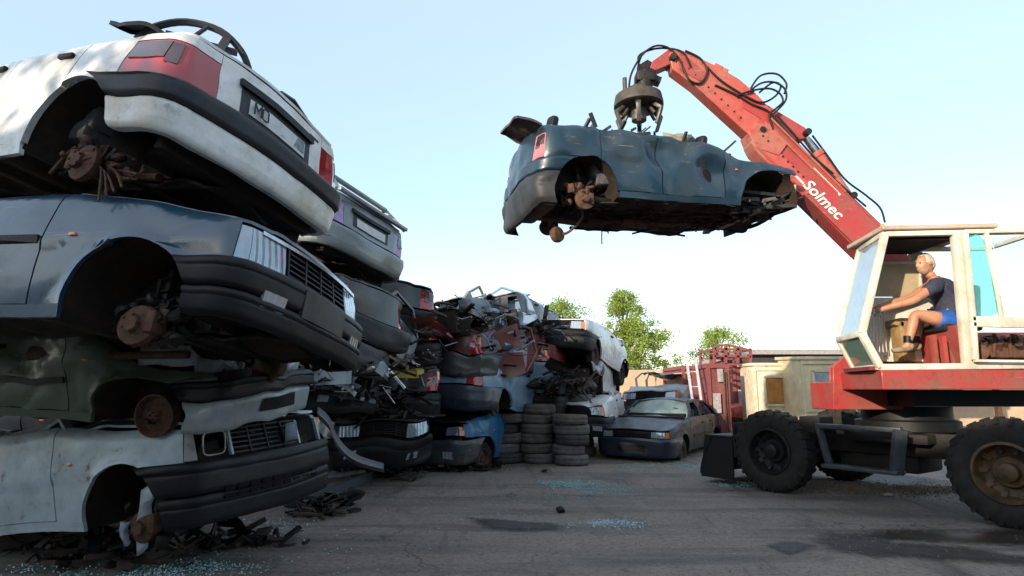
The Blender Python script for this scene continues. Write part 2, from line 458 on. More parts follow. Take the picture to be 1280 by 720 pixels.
    def floorpt(x, y, d): return Vector((x, y, .02 + .018 * sin(x * 14) * (abs(y) > .25) - .10 * math.exp(-(y / .16) ** 2) * -1 + d))
    fl = panel([(xr + R, -hw), (xf - R, -hw), (xf - R, -W / 2 + .5), (g.L / 2 - .1, -W / 2 + .5), (g.L / 2 - .1, W / 2 - .5), (xf - R, W / 2 - .5), (xf - R, hw), (xr + R, hw), (xr + R, W / 2 - .5), (-g.L / 2 + .15, W / 2 - .5), (-g.L / 2 + .15, -W / 2 + .5), (xr + R, -W / 2 + .5)], floorpt, .12, .02)
    u.add(fl.v, fl.f)
    for sgn, xc in ((1, xf), (-1, xr)):
        for side in (1, -1):
            y0, y1 = side * (W / 2 - .035), side * (W / 2 - .48); n = 14; vs = []; fs = []
            for i in range(n + 1):
                t = radians(-6 + 192 * i / n)
                for k, y in enumerate((y0, (y0 + y1) / 2, y1)): vs.append((xc + (R + .015 - .02 * (k == 2)) * cos(t), y, za + (R + .015 - .02 * (k == 2)) * sin(t)))
            for i in range(n):
                for k in (0, 1): fs.append((i * 3 + k, i * 3 + k + 1, i * 3 + k + 4, i * 3 + k + 3))
            nn = len(vs); vs.append((xc, y1, za)); fs += [(i * 3 + 2, (i + 1) * 3 + 2, nn) for i in range(n)]
            u.add(vs, fs)
        # end fillers behind bumper
        xe = sgn * (g.L / 2 - .12)
        u.box((xe, 0, .28), (.06, W - .35, .42)); u.box(((xc + sgn * R + xe) / 2, 0, .1), (abs(xe - xc) - R, W - .5, .05))
    u.box((xf - R - .06, 0, .38), (.04, W - .2, .66)); u.box((xr + .1, 0, .40), (.7, W - 1.0, .06)); u.box((xr + R + .05, 0, .3), (.04, W - .2, .5))
    B(u, 'underbody', UNDER)
    ex = MB(); ex.tube([(xf - .3, .12, -.01), (.3, .10, -.03), (-.5, .14, -.035), (xr + .3, .3, -.03), (xr + .05, .34, .06), (xr - .3, .36, .03)], .028, 8)
    ex.tube([(-.35, .13, -.04), (.05, .11, -.04)], .075, 10); B(ex, 'exhaust_pipe', RUST)
    ax = MB(); ax.bar((xf, -.66, za - .04), (xf, .66, za - .04), .05, .04); ax.tube([(xr, -W / 2 + .2, za - .03), (xr + .05, -.3, za), (xr + .05, .3, za), (xr, W / 2 - .2, za - .03)], .035, 8)
    for s_ in (-1, 1):
        ax.bar((xr, s_ * .55, za), (xr + .5, s_ * .5, .03), .05, .06); ax.bar((xf, s_ * .62, za - .04), (xf - .05, s_ * .3, .04), .10, .035)
        ax.bar((xf + .3, s_ * .38, .08), (xf - .5, s_ * .38, .05), .08, .08)
    ax.box((xf + .02, 0, .06), (.22, .8, .08), bev=.02); B(ax, 'axle_and_arms', IRON)
    if engine:
        e = MB(); e.box((xf, .05, .30), (.42, .75, .30), (.1, .05, .2), bev=.04); e.box((xf + .05, -.22, .48), (.3, .34, .12), (.1, -.1, .3), bev=.03)
        e.box((xf + .36, 0, .28), (.05, .62, .34)); e.cyl((xf - .1, .2, .5), (xf + .2, .3, .56), .05, 12)
        for i in range(4): e.tube([(xf - .2 + .1 * i, -.3 + .15 * i, .45), (xf - .1 + .1 * i, -.2 + .1 * i, .58), (xf + .1 + .05 * i, .1 + .1 * i, .52)], .018, 6)
        B(e, 'engine', IRON)
    for i, (xc, side) in enumerate(((xf, 1), (xf, -1), (xr, 1), (xr, -1))):
        yc = side * (W / 2 - .17); zc = za - .06
        if wheels[i]:
            t = tyre_mb(.29, .17, .175, c=(xc, yc + side * .04, zc), n=32); tw = B(t, 'tyre', RUBBER); rm = rim_mb(.175, .13, (xc, yc + side * .05, zc), out=side); B(rm, 'rim', RUST, tw)
        elif hubs[i]:
            h = MB(); a = (0, side, 0); c = (xc, yc, zc)
            h.lathe([(.001, .05), (.05, .05), (.055, .02), (.085, .01), (.12, .0), (.125, -.02), (.12, -.045), (.05, -.06), (.04, -.25)], c, a, 20)
            for k in range(5):
                t = 2 * pi * k / 5; h.cyl((xc + .05 * cos(t), yc + side * .02, zc + .05 * sin(t)), (xc + .05 * cos(t), yc + side * .06, zc + .05 * sin(t)), .008, 6)
            h.box((xc + .1, yc - side * .02, zc + .02), (.07, .09, .14), bev=.015); ho = B(h, 'brake_hub', RUST)
            s = MB(); s.tube([(xc, yc - side * .1, zc), (xc - .02, yc - side * .18, zc + .2), (xc - .03, yc - side * .2, zc + .42)], [.025, .035, .03], 8)
            pts = [(xc - .025 + .055 * cos(t * .9), yc - side * .19 + .055 * sin(t * .9), zc + .2 + .012 * t) for t in range(0, 20)]
            s.tube(pts, .009, 5); B(s, 'suspension_strut', IRON, ho)
    # ---- front end
    hm = hood_mat or mat
    if hood:
        outl = [g.p(.70 + (g.SF - .70) * i / 14, g.topz(g.plan(.70 + (g.SF - .70) * i / 14, 1)[0].x), 1, -.008) for i in range(15)]
        poly = [(p.x, p.y) for p in outl] + [(p.x, -p.y) for p in reversed(outl[:-1])]
        def hz(x, y, d):
            z = g.topz(x) + .035 * (1 - (2 * y / W) ** 2) + d + .006 * (abs(abs(y) - .45) < .05)
            P = Vector((x, y, z)); return hood_warp(P) if hood_warp else P
        B(panel(poly, hz, cell, .02), 'hood', hm)
    fb = front_b if front_b is not None else [(.0, .40, BLACKP, .03)]
    def bumper(bands, end, nm):
        first = None
        for z0, z1, mt, off in bands:
            mt = mt
            xc = xf if end > 0 else xr
            def edge(z):
                return abs(xc) + sqrt(max(0, (R + .012) ** 2 - (z - za) ** 2))
            n = 6; L_ = [(edge(z0 + (z1 - z0) * i / n), z0 + (z1 - z0) * i / n) for i in range(n + 1)]
            full = 2 * g.SF
            poly = [(e, z) for e, z in L_] + [(full - e, z) for e, z in reversed(L_)]
            zm, hh = (z0 + z1) / 2, (z1 - z0) / 2
            def mp(u_, v_, d, end=end, off=off, mt=mt): return g.p(end * u_, v_, 1, off + .022 * (1 - abs((v_ - zm) / hh) ** 7) - (.008 if mt is BLACKP else 0) * math.exp(-(((v_ - zm) / hh - .35) / .07) ** 2) + d)
            o = B(panel(poly, mp, cell * 1.2, .05, cell_v=max(.012, (z1 - z0) / (14 if fine else 6))), nm if first is None else 'bumper_band', mt, root if first is None else first)
            first = first or o
        return first
    fbo = bumper(fb, 1, 'front_bumper') if fb else None
    if fbo and fine:
        for y0 in ((-.5, .5) if 'fog' not in miss else ()):
            m = panel([(g.SF + y0 - .09, .13), (g.SF + y0 + .09, .13), (g.SF + y0 + .09, .23), (g.SF + y0 - .09, .23)], lambda u_, v_, d: g.p(u_, v_, 1, .062 + d), .09, .02); B(m, 'fog_lamp', CLEAR, fbo)
        m = panel([(g.SF - .28, .08), (g.SF + .28, .08), (g.SF + .28, .20), (g.SF - .28, .20)], lambda u_, v_, d: g.p(u_, v_, 1, .058 + d), .15, .0); B(m, 'air_slot', DARK, fbo)
    z0, z1 = zb + .015, g.topz(g.L / 2) - .015
    full = 2 * g.SF
    def face_panel(ya, yb, za_, zb_, off, cellx=.1, fl=.03, end=1): # ya<yb signed y on end face; may pass the corner through sigma
        def sg(y): return g.SF - y            # side=+1 measured; y negative goes past the middle
        return panel([(sg(yb), za_), (sg(ya), za_), (sg(ya), zb_), (sg(yb), zb_)], lambda u_, v_, d: g.p(end * u_, v_, 1, off + d), cellx, fl)
    for side in (1, -1):
        if ('headlight', side) in miss: continue
        if lights == 'both' or lights == side:
            u0, u1 = sA + .005, g.SF - .40
            for nm, a, b, mt in (('headlight', u0 + .10, u1, CLEAR), ('indicator', u0, u0 + .095, ind_mat or (AMBER if fine else CLEAR))):
                m = panel([(a, z0), (b, z0), (b, z1), (a, z1)], lambda u_, v_, d, side=side: g.p(u_, v_, side, -.01 + d), .06, .03); B(m, nm, mt)
    if grille:
        gm = MB()
        k = 6 if fine else 3
        for i in range(k):
            z = z0 + .012 + (z1 - z0 - .02) * i / (k - 1)
            q = face_panel(-.38, .38, z - .006, z + .006, .0, .2, .03); gm.add(q.v, q.f)
        for y in (-.38, -.19, 0, .19, .38): q = face_panel(y - .008, y + .008, z0, z1, .004, .2, .03); gm.add(q.v, q.f)
        B(gm, 'grille', BLACKP)
    # ---- rear end
    rb = rear_b if rear_b is not None else [(.0, .40, BLACKP, .03)]
    rbo = bumper(rb, -1, 'rear_bumper') if rb else None
    zt = g.topz(-g.L / 2) - .01
    sBt = g.xs + g.q * .30 if tail_x is None else g.xs + tail_x
    if tails:
        for side in (1, -1):
            if ('tail', side) in miss: continue
            u0, u1 = sBt + .004, g.SF - (.50 if not hatch else .56); z2 = min(zt, .45 + .30)
            zc = (.45 + z2) / 2
            base = panel([(u0, .45), (u1, .45), (u1, z2), (u0, z2)], lambda u_, v_, d, side=side: g.p(-u_, v_, side, -.004 + d), .05, .04)
            t = B(base, 'tail_light', tail_mat or RED_LENS)
            if fine:
                um = u0 + (u1 - u0) * .45
                for a, b, c_, e_, mt, nm in ((um, um + .09, zc - .02, z2 - .02, DRED_LENS, 'reversing_lens'), (u0 + .02, um - .01, zc + .01, z2 - .015, AMBER, 'rear_indicator')):
                    if tail_mat and mt is AMBER: mt = DRED_LENS
                    q = panel([(a, c_), (b, c_), (b, e_), (a, e_)], lambda u_, v_, d, side=side: g.p(-u_, v_, side, .004 + d), .05, .01); B(q, nm, mt, t)
    if trunk:
        yv = .50 if not hatch else .56
        n = 10; U = [g.SF - yv + .004 + (2 * yv - .008) * i / n for i in range(n + 1)]
        q = panel([(U[0], .445), (U[-1], .445), (U[-1], zt), (U[0], zt)], lambda u_, v_, d: g.p(-u_, v_, 1, d), cell, .03); 
        tl = B(q, 'trunk_lid' if not hatch else 'tailgate', mat)
        if zt > .755:
            for side in (1, -1):
                q = panel([(sBt, .755), (g.SF - yv, .755), (g.SF - yv, zt), (sBt, zt)], lambda u_, v_, d, side=side: g.p(-u_, v_, side, d), cell, .02); B(q, 'rear_corner', mat)
        outl = [g.p(-(1.10 + (g.SF - 1.10) * i / 12), g.topz(g.plan(-(1.10 + (g.SF - 1.10) * i / 12), 1)[0].x), 1, -.008) for i in range(13)]
        poly = [(p.x, p.y) for p in outl] + [(p.x, -p.y) for p in reversed(outl[:-1])]
        B(panel(poly, lambda x, y, d: Vector((x, y, g.topz(x) + .03 * (1 - (2 * y / W) ** 2) + d)), cell, .02), 'rear_deck', mat)
        if plate is not None:
            rc = MB(); q = face_panel(-.34, .34, .50, .72, .004, .12, .0, end=-1); rc.add(q.v, q.f); ro = B(rc, 'plate_recess', plate.get('recess', GREYP), tl)
            q = face_panel(-.36, .36, .685, .735, .03, .12, .03, end=-1); B(q, 'plate_light_bar', BLACKP, ro)
            q = face_panel(-.27, .27, .52, .635, .012, .12, .008, end=-1); B(q, 'number_plate', PLATEM, ro)
    # ---- cabin
    cm = cabin_mat or mat; bz = g.topz(-.2)
    if cabin == 'crushed':
        rx0, rx1 = -1.0, .45; ry = W / 2 - .18
        def rz(x, y, d): return Vector((x + .05 * nz((x, y, 0), 3, sd), y, bz + cabin_h + .10 * nz((x, y, 0), 2.2, sd + 3) + .05 * nz((x, y, 0), 6, sd + 5) + d))
        ro = B(panel([(rx0, -ry), (rx1, -ry), (rx1, ry), (rx0, ry)], rz, .09, .025), 'roof', cm)
        pl = MB()
        for side in (1, -1):
            for xb, xt in ((.72, rx1), (-.28, -.25), (-1.35, rx0)):
                a = Vector((xb, side * (W / 2 - .09), g.topz(xb) - .02)); b = rz(xt, side * (ry - .01), 0)
                mid = (a + b) / 2 + Vector((rnd.uniform(-.1, .1), side * rnd.uniform(.02, .10), rnd.uniform(-.02, .07)))
                pl.bar(a, mid, .06, .035); pl.bar(mid, b, .055, .035)
        B(pl, 'roof_pillars', cm)
    elif cabin == 'intact':
        H = cabin_h; rx0, rx1 = -1.25, .12; ry = W / 2 - .25
        def rz(x, y, d): return Vector((x, y, bz + H + .05 * (1 - (y / ry) ** 2) - .05 * ((x + .5) / .8) ** 2 + d))
        B(panel([(rx0, -ry), (rx1, -ry), (rx1, ry), (rx0, ry)], rz, .12, .03), 'roof', cm)
        pl = MB()
        for side in (1, -1):
            for xb, xt, w_ in ((.70, rx1, .06), (-.22, -.30, .07), (-1.0, -.95, .06), (-1.75, rx0, .09)):
                a = Vector((xb, side * (W / 2 - .09), g.topz(xb) - .02)); b = rz(xt, side * (ry - .01), -.01)
                mid = (a + b) / 2 + Vector((0, side * .03, .02)); pl.bar(a, mid, w_, .04, bev=.01); pl.bar(mid, b, w_, .04, bev=.01)
            pl.bar(rz(rx0, side * ry, 0), rz(rx1, side * ry, 0), .04, .05)
        B(pl, 'roof_pillars', cm)
        a0 = Vector((.76, 0, g.topz(.76) + .01)); a1 = rz(rx1, 0, -.01)
        def ws(u_, v_, d): return Vector((a0.x + (a1.x - a0.x) * v_ - .10 * abs(u_) ** 2, u_ * (W / 2 - .12 - .14 * v_), a0.z + (a1.z - a0.z) * v_ - .04 * u_ * u_)) + Vector((.6, 0, .6)) * d
        B(panel([(-1, 0), (1, 0), (1, 1), (-1, 1)], ws, .2, 0), 'windshield', plain('cracked_windscreen_glass', (.25, .33, .30), .12, var=.35, scale=4, bmp=.05))
    if seats:
        for side in (1, -1):
            for xs_ in (.05, -.75):
                s = MB(); s.box((xs_, side * .36, .30), (.5, .5, .16), bev=.05); s.box((xs_ - .28, side * .36, .58), (.14, .48, .55), (0, -.25, 0), bev=.05)
                if g.topz(0) + (cabin_h if cabin != 'none' else .3) > .95: s.box((xs_ - .36, side * .36, .90), (.10, .26, .16), (0, -.2, 0), bev=.045)
                B(s, 'seat', CLOTHSEAT)
        m = MB(); m.box((.55, 0, .66), (.28, W - .35, .2), bev=.05); m.tube([(.36 + .03 * sin(t), .36 + .18 * cos(t), .70 + .17 * sin(t)) for t in [2 * pi * i / 20 for i in range(20)]], .014, 6, closed=True); B(m, 'dashboard', DARK)
    return root
D = radians
LSC0 = plain('pale_liner', (.30, .36, .40), .5, var=.6)
# ------------------------------------------------------------------ ground
def ground_mat():
    m, nt, b = mat_new('dirty_yard_surface'); co = tex_co(nt)
    big = nnoise(nt, co, .35, 6, .6, .4); mid = nnoise(nt, co, 1.6, 10, .68, .3); fine_ = nnoise(nt, co, 22, 8, .7); spk = nnoise(nt, co, 90, 3, .6)
    mp = nt.nodes.new("ShaderNodeMapping"); mp.inputs['Scale'].default_value = (.25, 2.2, 1); mp.inputs['Rotation'].default_value = (0, 0, .5); nt.links.new(co, mp.inputs['Vector'])
    trk = nnoise(nt, mp.outputs[0], 1.0, 7, .65, .2)
    c = mixc(nt, ramp(nt, big, [(.32, 0), (.68, 1)]), (.25, .212, .178), (.172, .154, .136))
    c = mixc(nt, ramp(nt, mid, [(.40, 0), (.72, .75)]), c, (.185, .15, .118))
    c = mixc(nt, ramp(nt, trk, [(.48, 0), (.64, .85)]), c, (.070, .063, .058))
    c = mixc(nt, ramp(nt, mid, [(.22, .85), (.38, 0)]), c, (.04, .036, .034))
    c = mixc(nt, ramp(nt, spk, [(.60, 0), (.70, .6)]), c, (.24, .22, .19))
    c = mixc(nt, ramp(nt, fine_, [(.30, .8), (.52, 0)]), c, (.04, .036, .033))
    vo = nt.nodes.new("ShaderNodeTexVoronoi"); vo.feature = 'DISTANCE_TO_EDGE'; vo.inputs['Scale'].default_value = .55
    dv = nt.nodes.new("ShaderNodeVectorMath"); dv.operation = 'ADD'; nn = nt.nodes.new("ShaderNodeTexNoise"); nn.inputs['Scale'].default_value = 2.5; nn.inputs['Detail'].default_value = 8; nt.links.new(co, nn.inputs['Vector'])
    nt.links.new(co, dv.inputs[0]); nt.links.new(nn.outputs['Color'], dv.inputs[1]); nt.links.new(dv.outputs[0], vo.inputs['Vector'])
    c = mixc(nt, mul(nt, ramp(nt, vo.outputs[0], [(.004, .8), (.016, 0)]), ramp(nt, big, [(.45, 0), (.6, 1)])), c, (.03, .027, .025))
    m3 = nt.nodes.new("ShaderNodeMapping"); m3.inputs['Scale'].default_value = (1.1, .22, 1); m3.inputs['Rotation'].default_value = (0, 0, -.25); nt.links.new(co, m3.inputs['Vector'])
    st = nnoise(nt, m3.outputs[0], 1.4, 9, .72, .5)
    c = mixc(nt, ramp(nt, st, [(.54, 0), (.66, .8)]), c, (.055, .048, .045))
    c = mixc(nt, ramp(nt, st, [(.30, .6), (.42, 0)]), c, (.26, .23, .20))
    nt.links.new(c, b.inputs['Base Color'])
    nt.links.new(ramp(nt, trk, [(.4, .92), (.75, .62)]), b.inputs['Roughness'])
    ad = nt.nodes.new("ShaderNodeMath"); ad.operation = 'ADD'; nt.links.new(mul(nt, mid, 1.0), ad.inputs[0]); nt.links.new(mul(nt, fine_, .35), ad.inputs[1])
    bump(nt, b, ad.outputs[0], .9, .05); return m
bm = bmesh.new(); bmesh.ops.create_grid(bm, x_segments=150, y_segments=150, size=15)
for v in bm.verts:
    v.co.y += 14; k = max(0, min(1, (15 - abs(v.co.x)) / 3)) * max(0, min(1, (15 - abs(v.co.y - 14)) / 3)); v.co.z = k * (.018 * nz(v.co, .9, 2) + .008 * nz(v.co, 3.3, 5))
def ring(bm, s0, s1):
    a = [bm.verts.new((x * s0, 14 + y * s0, 0)) for x, y in ((-1, -1), (1, -1), (1, 1), (-1, 1))]; b = [bm.verts.new((x * s1, 14 + y * s1, 0)) for x, y in ((-1, -1), (1, -1), (1, 1), (-1, 1))]
    for i in range(4): bm.faces.new((a[i], a[(i + 1) % 4], b[(i + 1) % 4], b[i]))
ring(bm, 15, 60); ring(bm, 60, 1500)
me = bpy.data.meshes.new('ground'); bm.to_mesh(me); bm.free()
for p in me.polygons: p.use_smooth = True
me.materials.append(ground_mat()); gnd = bpy.data.objects.new('ground', me); COL.objects.link(gnd); gnd['kind'] = 'structure'

# ------------------------------------------------------------------ unseen sheds added behind the camera, sized to shade the yard
SHEDM = plain('pale_bounce_sheet', (.48, .48, .46), .6, var=.3, scale=2)  # shed walls kept pale to bounce fill light onto the cars
def shed(x0, x1, y0, y1, h, lab):
    t = thing('shed', lab, 'shed', ((x0 + x1) / 2, (y0 + y1) / 2, 0)); dx, dy = (x1 - x0) / 2, (y1 - y0) / 2
    m = MB(); n = int((x1 - x0) / .25); pr = [(-dx + (x1 - x0) * i / n, dy + (.04 if i % 2 else 0)) for i in range(n + 1)]
    vs = []; 
    for x, y in pr: vs += [(x, y, 0), (x, y, h)]
    m.add(vs, [(2 * i, 2 * i + 2, 2 * i + 3, 2 * i + 1) for i in range(n)])
    m.add([(-dx, -dy, 0), (dx, -dy, 0), (dx, -dy, h), (-dx, -dy, h), (-dx, dy, 0), (dx, dy, 0), (dx, dy, h), (-dx, dy, h)], [(0, 1, 2, 3), (0, 3, 7, 4), (1, 5, 6, 2)])
    m.build('wall', SHEDM, t)
    m = MB(); m.prism([(-dy - .3, h), (dy + .3, h), (dy + .3, h + .08), (0, h + .35), (-dy - .3, h + .08)], lambda y, z, tt: Vector((tt, y, z)), -dx - .2, dx + .2); m.build('roof', SHEDM, t)
    m = MB(); m.box((0, dy + .1, 1.6), (3.4, .1, 3.2)); d = m.build('door', RUST, t); m = MB(); m.box((1.4, dy + .18, 1.2), (.05, .05, .3)); m.build('handle', STEEL, d)
shed(-60, -9.6, -12, -6, 6.2, 'tall corrugated shed added as unseen shade caster, left behind the photographer'); shed(-9.5, 25, -12, -6, 5.1, 'lower corrugated shed added as unseen shade caster, right behind the photographer')

# ------------------------------------------------------------------ nearest stack
WHITE = paint('white_paint', (.72, .73, .73), .28, .75, .35, dust=(.46, .38, .26))  # part of the beige dust stands in for warm sun dapples
BLUEB = paint('steel_blue_paint', (.010, .050, .092), .18, .3, .2, dust=(.035, .045, .045), coat=1.2)
GREEN = paint('olive_green_paint', (.062, .088, .056), .26, .5, .3, dust=(.055, .06, .04))
WHITE2 = paint('aged_white_paint', (.44, .53, .57), .42, .5, .8, dust=(.18, .18, .16))
BLUEH = paint('metallic_blue_paint', (.006, .028, .052), .26, .6, .35, dust=(.022, .032, .036), metal=.1, coat=.6)
PALE = paint('pale_silver_paint', (.26, .30, .31), .35, .5, .3)
STK = 'scrapped cars in the stacks'
g1 = CarGeo(L=4.0, W=1.66, rc=.20, R=.42, xr=-1.24, xf=1.32, top=[(-2.0, .84), (-1.6, .86), (-.9, .83), (.75, .82), (1.3, .76), (2.0, .62)])
TT = ((-3.550, 4.647, 2.843), (D(9.9), D(-6.7), D(156)))
TOPC = car('wrecked_car', 'dirty white car with smoked tail light, topmost of the nearest stack at left', *TT, WHITE, g1, 3, cell=.05, doors=4,
    cabin='none', rear_b=[(.325, .47, GREYP, .045), (.12, .32, WHITE, .03)], plate={}, group=STK, tail_x=-.26, tail_mat=RED_LENS, amp=.018)
TG = g1
def on(root, pts, g=None): return pts
# torn rear window frame and black spoiler sheet on the white car, vents in its lid
m = MB()
A = g1.p(-1.45, .86, 1, -.05); 
m.tube(catmull([(-1.35, .70, .86), (-1.42, .66, .98), (-1.58, .58, 1.06), (-1.76, .46, 1.06), (-1.86, .34, .98), (-1.90, .26, .87)], 4), .024, 6); m.tube([(-1.9, -.30, .86), (-1.88, -.16, .93), (-1.9, -.02, .90)], .02, 6)
m.tube([(-1.70, .60, .87), (-1.72, .52, 1.05)], .014, 6); m.bar((-1.86, .48, .87), (-1.80, .42, 1.04), .05, .02); m.bar((-1.60, .68, .88), (-1.86, .36, .95), .06, .02)
m.build('rear_window_frame', GREYP, TOPC)
m = panel([(-1.62, .44), (-1.22, .68), (-1.18, .80), (-1.35, .80), (-1.66, .62)], lambda x, y, d: Vector((x, y, .93 + .10 * nz((x, y, 0), 4, 2) + .10 * (x + 1.3) + d)), .06, .03); m.build('torn_spoiler', BLACKP, TOPC)
m = MB()
for yc in (.38, -.38):
    for k in range(4):
        q = panel([(g1.SF - yc - .06 + .03 * k, .735), (g1.SF - yc - .035 + .03 * k, .735), (g1.SF - yc - .035 + .03 * k, .752), (g1.SF - yc - .06 + .03 * k, .752)], lambda u_, v_, d: g1.p(-u_, v_, 1, .003 + d), .2, .006); m.add(q.v, q.f)
m.build('lid_vents', BLACKP, TOPC)
# plate letters
def letters(parent, s, size, u0, z0, g, off, mt=BLACKP, adv=.75):
    """flat strokes of M and O on the plate, laid on the rear face"""
    strokes = {'M': [((0, 0), (0, 1)), ((0, 1), (.3, .4)), ((.3, .4), (.6, 1)), ((.6, 1), (.6, 0))], 'O': [((0, .1), (0, .9)), ((0, .9), (.15, 1)), ((.15, 1), (.4, 1)), ((.4, 1), (.55, .9)), ((.55, .9), (.55, .1)), ((.55, .1), (.4, 0)), ((.4, 0), (.15, 0)), ((.15, 0), (0, .1))]}
    m = MB()
    for i, c in enumerate(s):
        for a, b in strokes[c]:
            P = [g.p(-(u0 + (x + i * adv) * size), z0 + y * size, 1, off) for x, y in (a, b)]
            m.bar(P[0], P[1], size * .13, .004, up=(-1, 0, .2))
    m.build('plate_letters', mt, parent)
# picture left is the car's left side: letters run from y=+.24 towards the middle
lid = [c for c in TOPC.children if c.name.startswith('trunk_lid')][0]
letters(lid, 'MO', .085, g1.SF - .25, .535, g1, .042)
q = panel([(g1.SF + .0, .53), (g1.SF + .24, .53), (g1.SF + .24, .625), (g1.SF + .0, .625)], lambda u_, v_, d: g1.p(-u_, v_, 1, .020 + d), .1, .004); q.build('grimy_plate_half', plain('grimy_plate', (.22, .26, .27), .5, var=.6, scale=30), lid)

BT = ((-3.334, 4.378, 1.705), (D(-9.9), D(2.0), D(-12.5)))
BC = car('wrecked_car', 'steel blue car with black bumper, second from top of the nearest stack', *BT, BLUEB, g1, 5, cell=.05, rub=.47, amp=.016, crease=.6,
    cabin='none', front_b=[(.19, .375, BLACKP, .035), (.02, .18, BLACKP, .045)], zb=.375, ind_mat=CLEAR, group=STK, hood_mat=BLUEB)
q = panel([(g1.SF - .26, .17), (g1.SF + .26, .17), (g1.SF + .26, .35), (g1.SF - .26, .35)], lambda u_, v_, d: g1.p(u_, v_, 1, .066 + d), .1, .012); q.build('plate_holder', plain('brown_grey_plastic', (.045, .042, .042), .5), BC)
q = panel([(g1.SF - .60, .585), (g1.SF + .60, .585), (g1.SF + .60, .61), (g1.SF - .60, .61)], lambda u_, v_, d: g1.p(u_, v_, 1, .012 + d), .1, .02); q.build('chrome_strip', CHROME, BC)
GT = ((-3.71, 5.22, 1.255), (D(4.9), D(2.8), D(-8.7)))
gG = CarGeo(L=4.0, W=1.66, rc=.20, R=.42, xr=-1.24, xf=1.32, top=[(-2.0, .7), (-.9, .7), (.4, .74), (.75, .76), (1.1, .60), (1.5, .56), (2.0, .44)])
GC = car('wrecked_car', 'olive green car with torn open nose, third from top of the nearest stack', *GT, GREEN, gG, 7, hubs=(0, 0, 1, 1), cell=.05, cabin='none', hood=False, lights=None, grille=False, rub=.33,
    front_b=[(.26, .42, BLACKP, .05), (-.02, .25, PALE, .02)], group=STK, miss=('fog',), scale=.885, wheels=(0, 0, 0, 0), amp=.045, crease=1.6, dents=[((1.3, -.8, .55), .5, (0, .12, -.10)), ((.2, -.83, .6), .4, (0, .09, 0)), ((1.75, -.7, .4), .35, (-.1, .12, -.05))])
m = MB(); m.lathe([(.17, -.06), (.18, .05), (.165, .055), (.14, .0), (.06, .02), (.04, .05), (.001, .05)], (1.34, -.60, .07), (0, -1, 0), 28); 
for k in range(4): m.cyl((1.34 + .03 * cos(k * pi / 2), -.62, .07 + .03 * sin(k * pi / 2)), (1.34 + .03 * cos(k * pi / 2), -.67, .07 + .03 * sin(k * pi / 2)), .007, 6)
m.build('brake_drum', RUST, GC)
# bent inner panels and hose at the open nose
def crumple(x0, x1, y0, y1, f, seed, mat, name, parent, amp=.05, cell=.06):
    m = panel([(x0, y0), (x1, y0), (x1, y1), (x0, y1)], lambda a, b, d: f(a, b) + Vector((nz((a, b, 0), 5, seed), nz((a, b, 0), 5, seed + 5), nz((a, b, 0), 5, seed + 9))) * amp + Vector((0, 0, d)), cell, .0)
    o = m.build(name, mat, parent, 20); s = o.modifiers.new('th', 'SOLIDIFY'); s.thickness = .004; return o
crumple(0, .55, 0, .36, lambda a, b: Vector((1.62 + .25 * a, -.55 + a * .75, .40 + b)), 3, PALE, 'headlight_panel', GC)
crumple(0, .40, 0, .40, lambda a, b: Vector((1.80 + .30 * b, .35 + a, .10 + b + .3 * a)), 4, PALE, 'bent_wing_panel', GC, .07)
crumple(0, .35, 0, .30, lambda a, b: Vector((1.75 + .2 * a, .72 + .4 * a, .15 + b)), 14, WHITE2, 'bent_inner_wing', GC, .07)
crumple(0, .50, 0, .30, lambda a, b: Vector((1.2 + a, -.70, .50 + b * .6)), 6, PALE, 'inner_wing', GC, .06)
m = MB(); m.tube([(1.85, -.42 + .13 * sin(t), .66 + .17 * cos(t)) for t in [pi * 1.3 * i / 16 for i in range(17)]], .010, 6); m.build('pale_cable', plain('pale_cable', (.5, .42, .28), .5), GC)
m = MB(); m.cyl((1.75, -.15, .42), (1.80, -.12, .70), .035, 14); m.cyl((1.76, -.05, .42), (1.80, -.02, .68), .02, 10); m.tube([(1.7, .1, .4), (1.75, .2, .6), (1.8, .35, .55)], .02, 8); m.build('strut_tube', STEEL, GC)
WT = ((-3.882, 5.857, .25), (D(1.8), D(-6.5), D(-19.9)))
gW = CarGeo(L=4.0, W=1.66, rc=.14, bow=.03, R=.42, xr=-1.24, xf=1.39, crease=.38, top=[(-2.0, .80), (.5, .80), (.75, .78), (1.3, .72), (2.0, .66)])
def hoodw(P):
    k = max(0, (P.x - .8)); return P + Vector((0, 0, .10 * k * (1 - k * .55) + .05 * nz(P, 3, 4)))
WC = car('wrecked_car', 'white car with empty headlight hole, bottom of the nearest stack', *WT, WHITE2, gW, 9, cell=.05, cabin='crushed', cabin_h=.04, group=STK, lights=None, hood_warp=hoodw,
    front_b=[(.20, .43, BLACKP, .06), (-.03, .19, BLACKP, .05)], miss=('fog',), amp=.018, crease=.7)
q = MB()
for i in range(9):
    for j in (0, 1):
        u = gW.SF - .52 + i * .12; z = .13 + j * .055; qq = panel([(u, z), (u + .09, z), (u + .09, z + .035), (u, z + .035)], lambda a, b, d: gW.p(a, b, 1, .078 + d), .2, .004); q.add(qq.v, qq.f)
q.build('bumper_slots', plain('deep_slot_black', (.002, .002, .002), .9), WC)
q = MB(); c0 = gW.p(gW.SF - .50, .54, -1, .0)
for s_, nm in ((-1, 0),):
    c0 = gW.p(gW.SF - .56, .545, s_, .02); ring_ = [(c0.x + .01, c0.y + .105 * math.copysign(abs(cos(t)) ** .45, cos(t)), c0.z + .085 * math.copysign(abs(sin(t)) ** .45, sin(t))) for t in [2 * pi * i / 24 for i in range(24)]]; q.tube(ring_, .007, 6, closed=True)
q.build('headlight_rim', STEEL, WC)
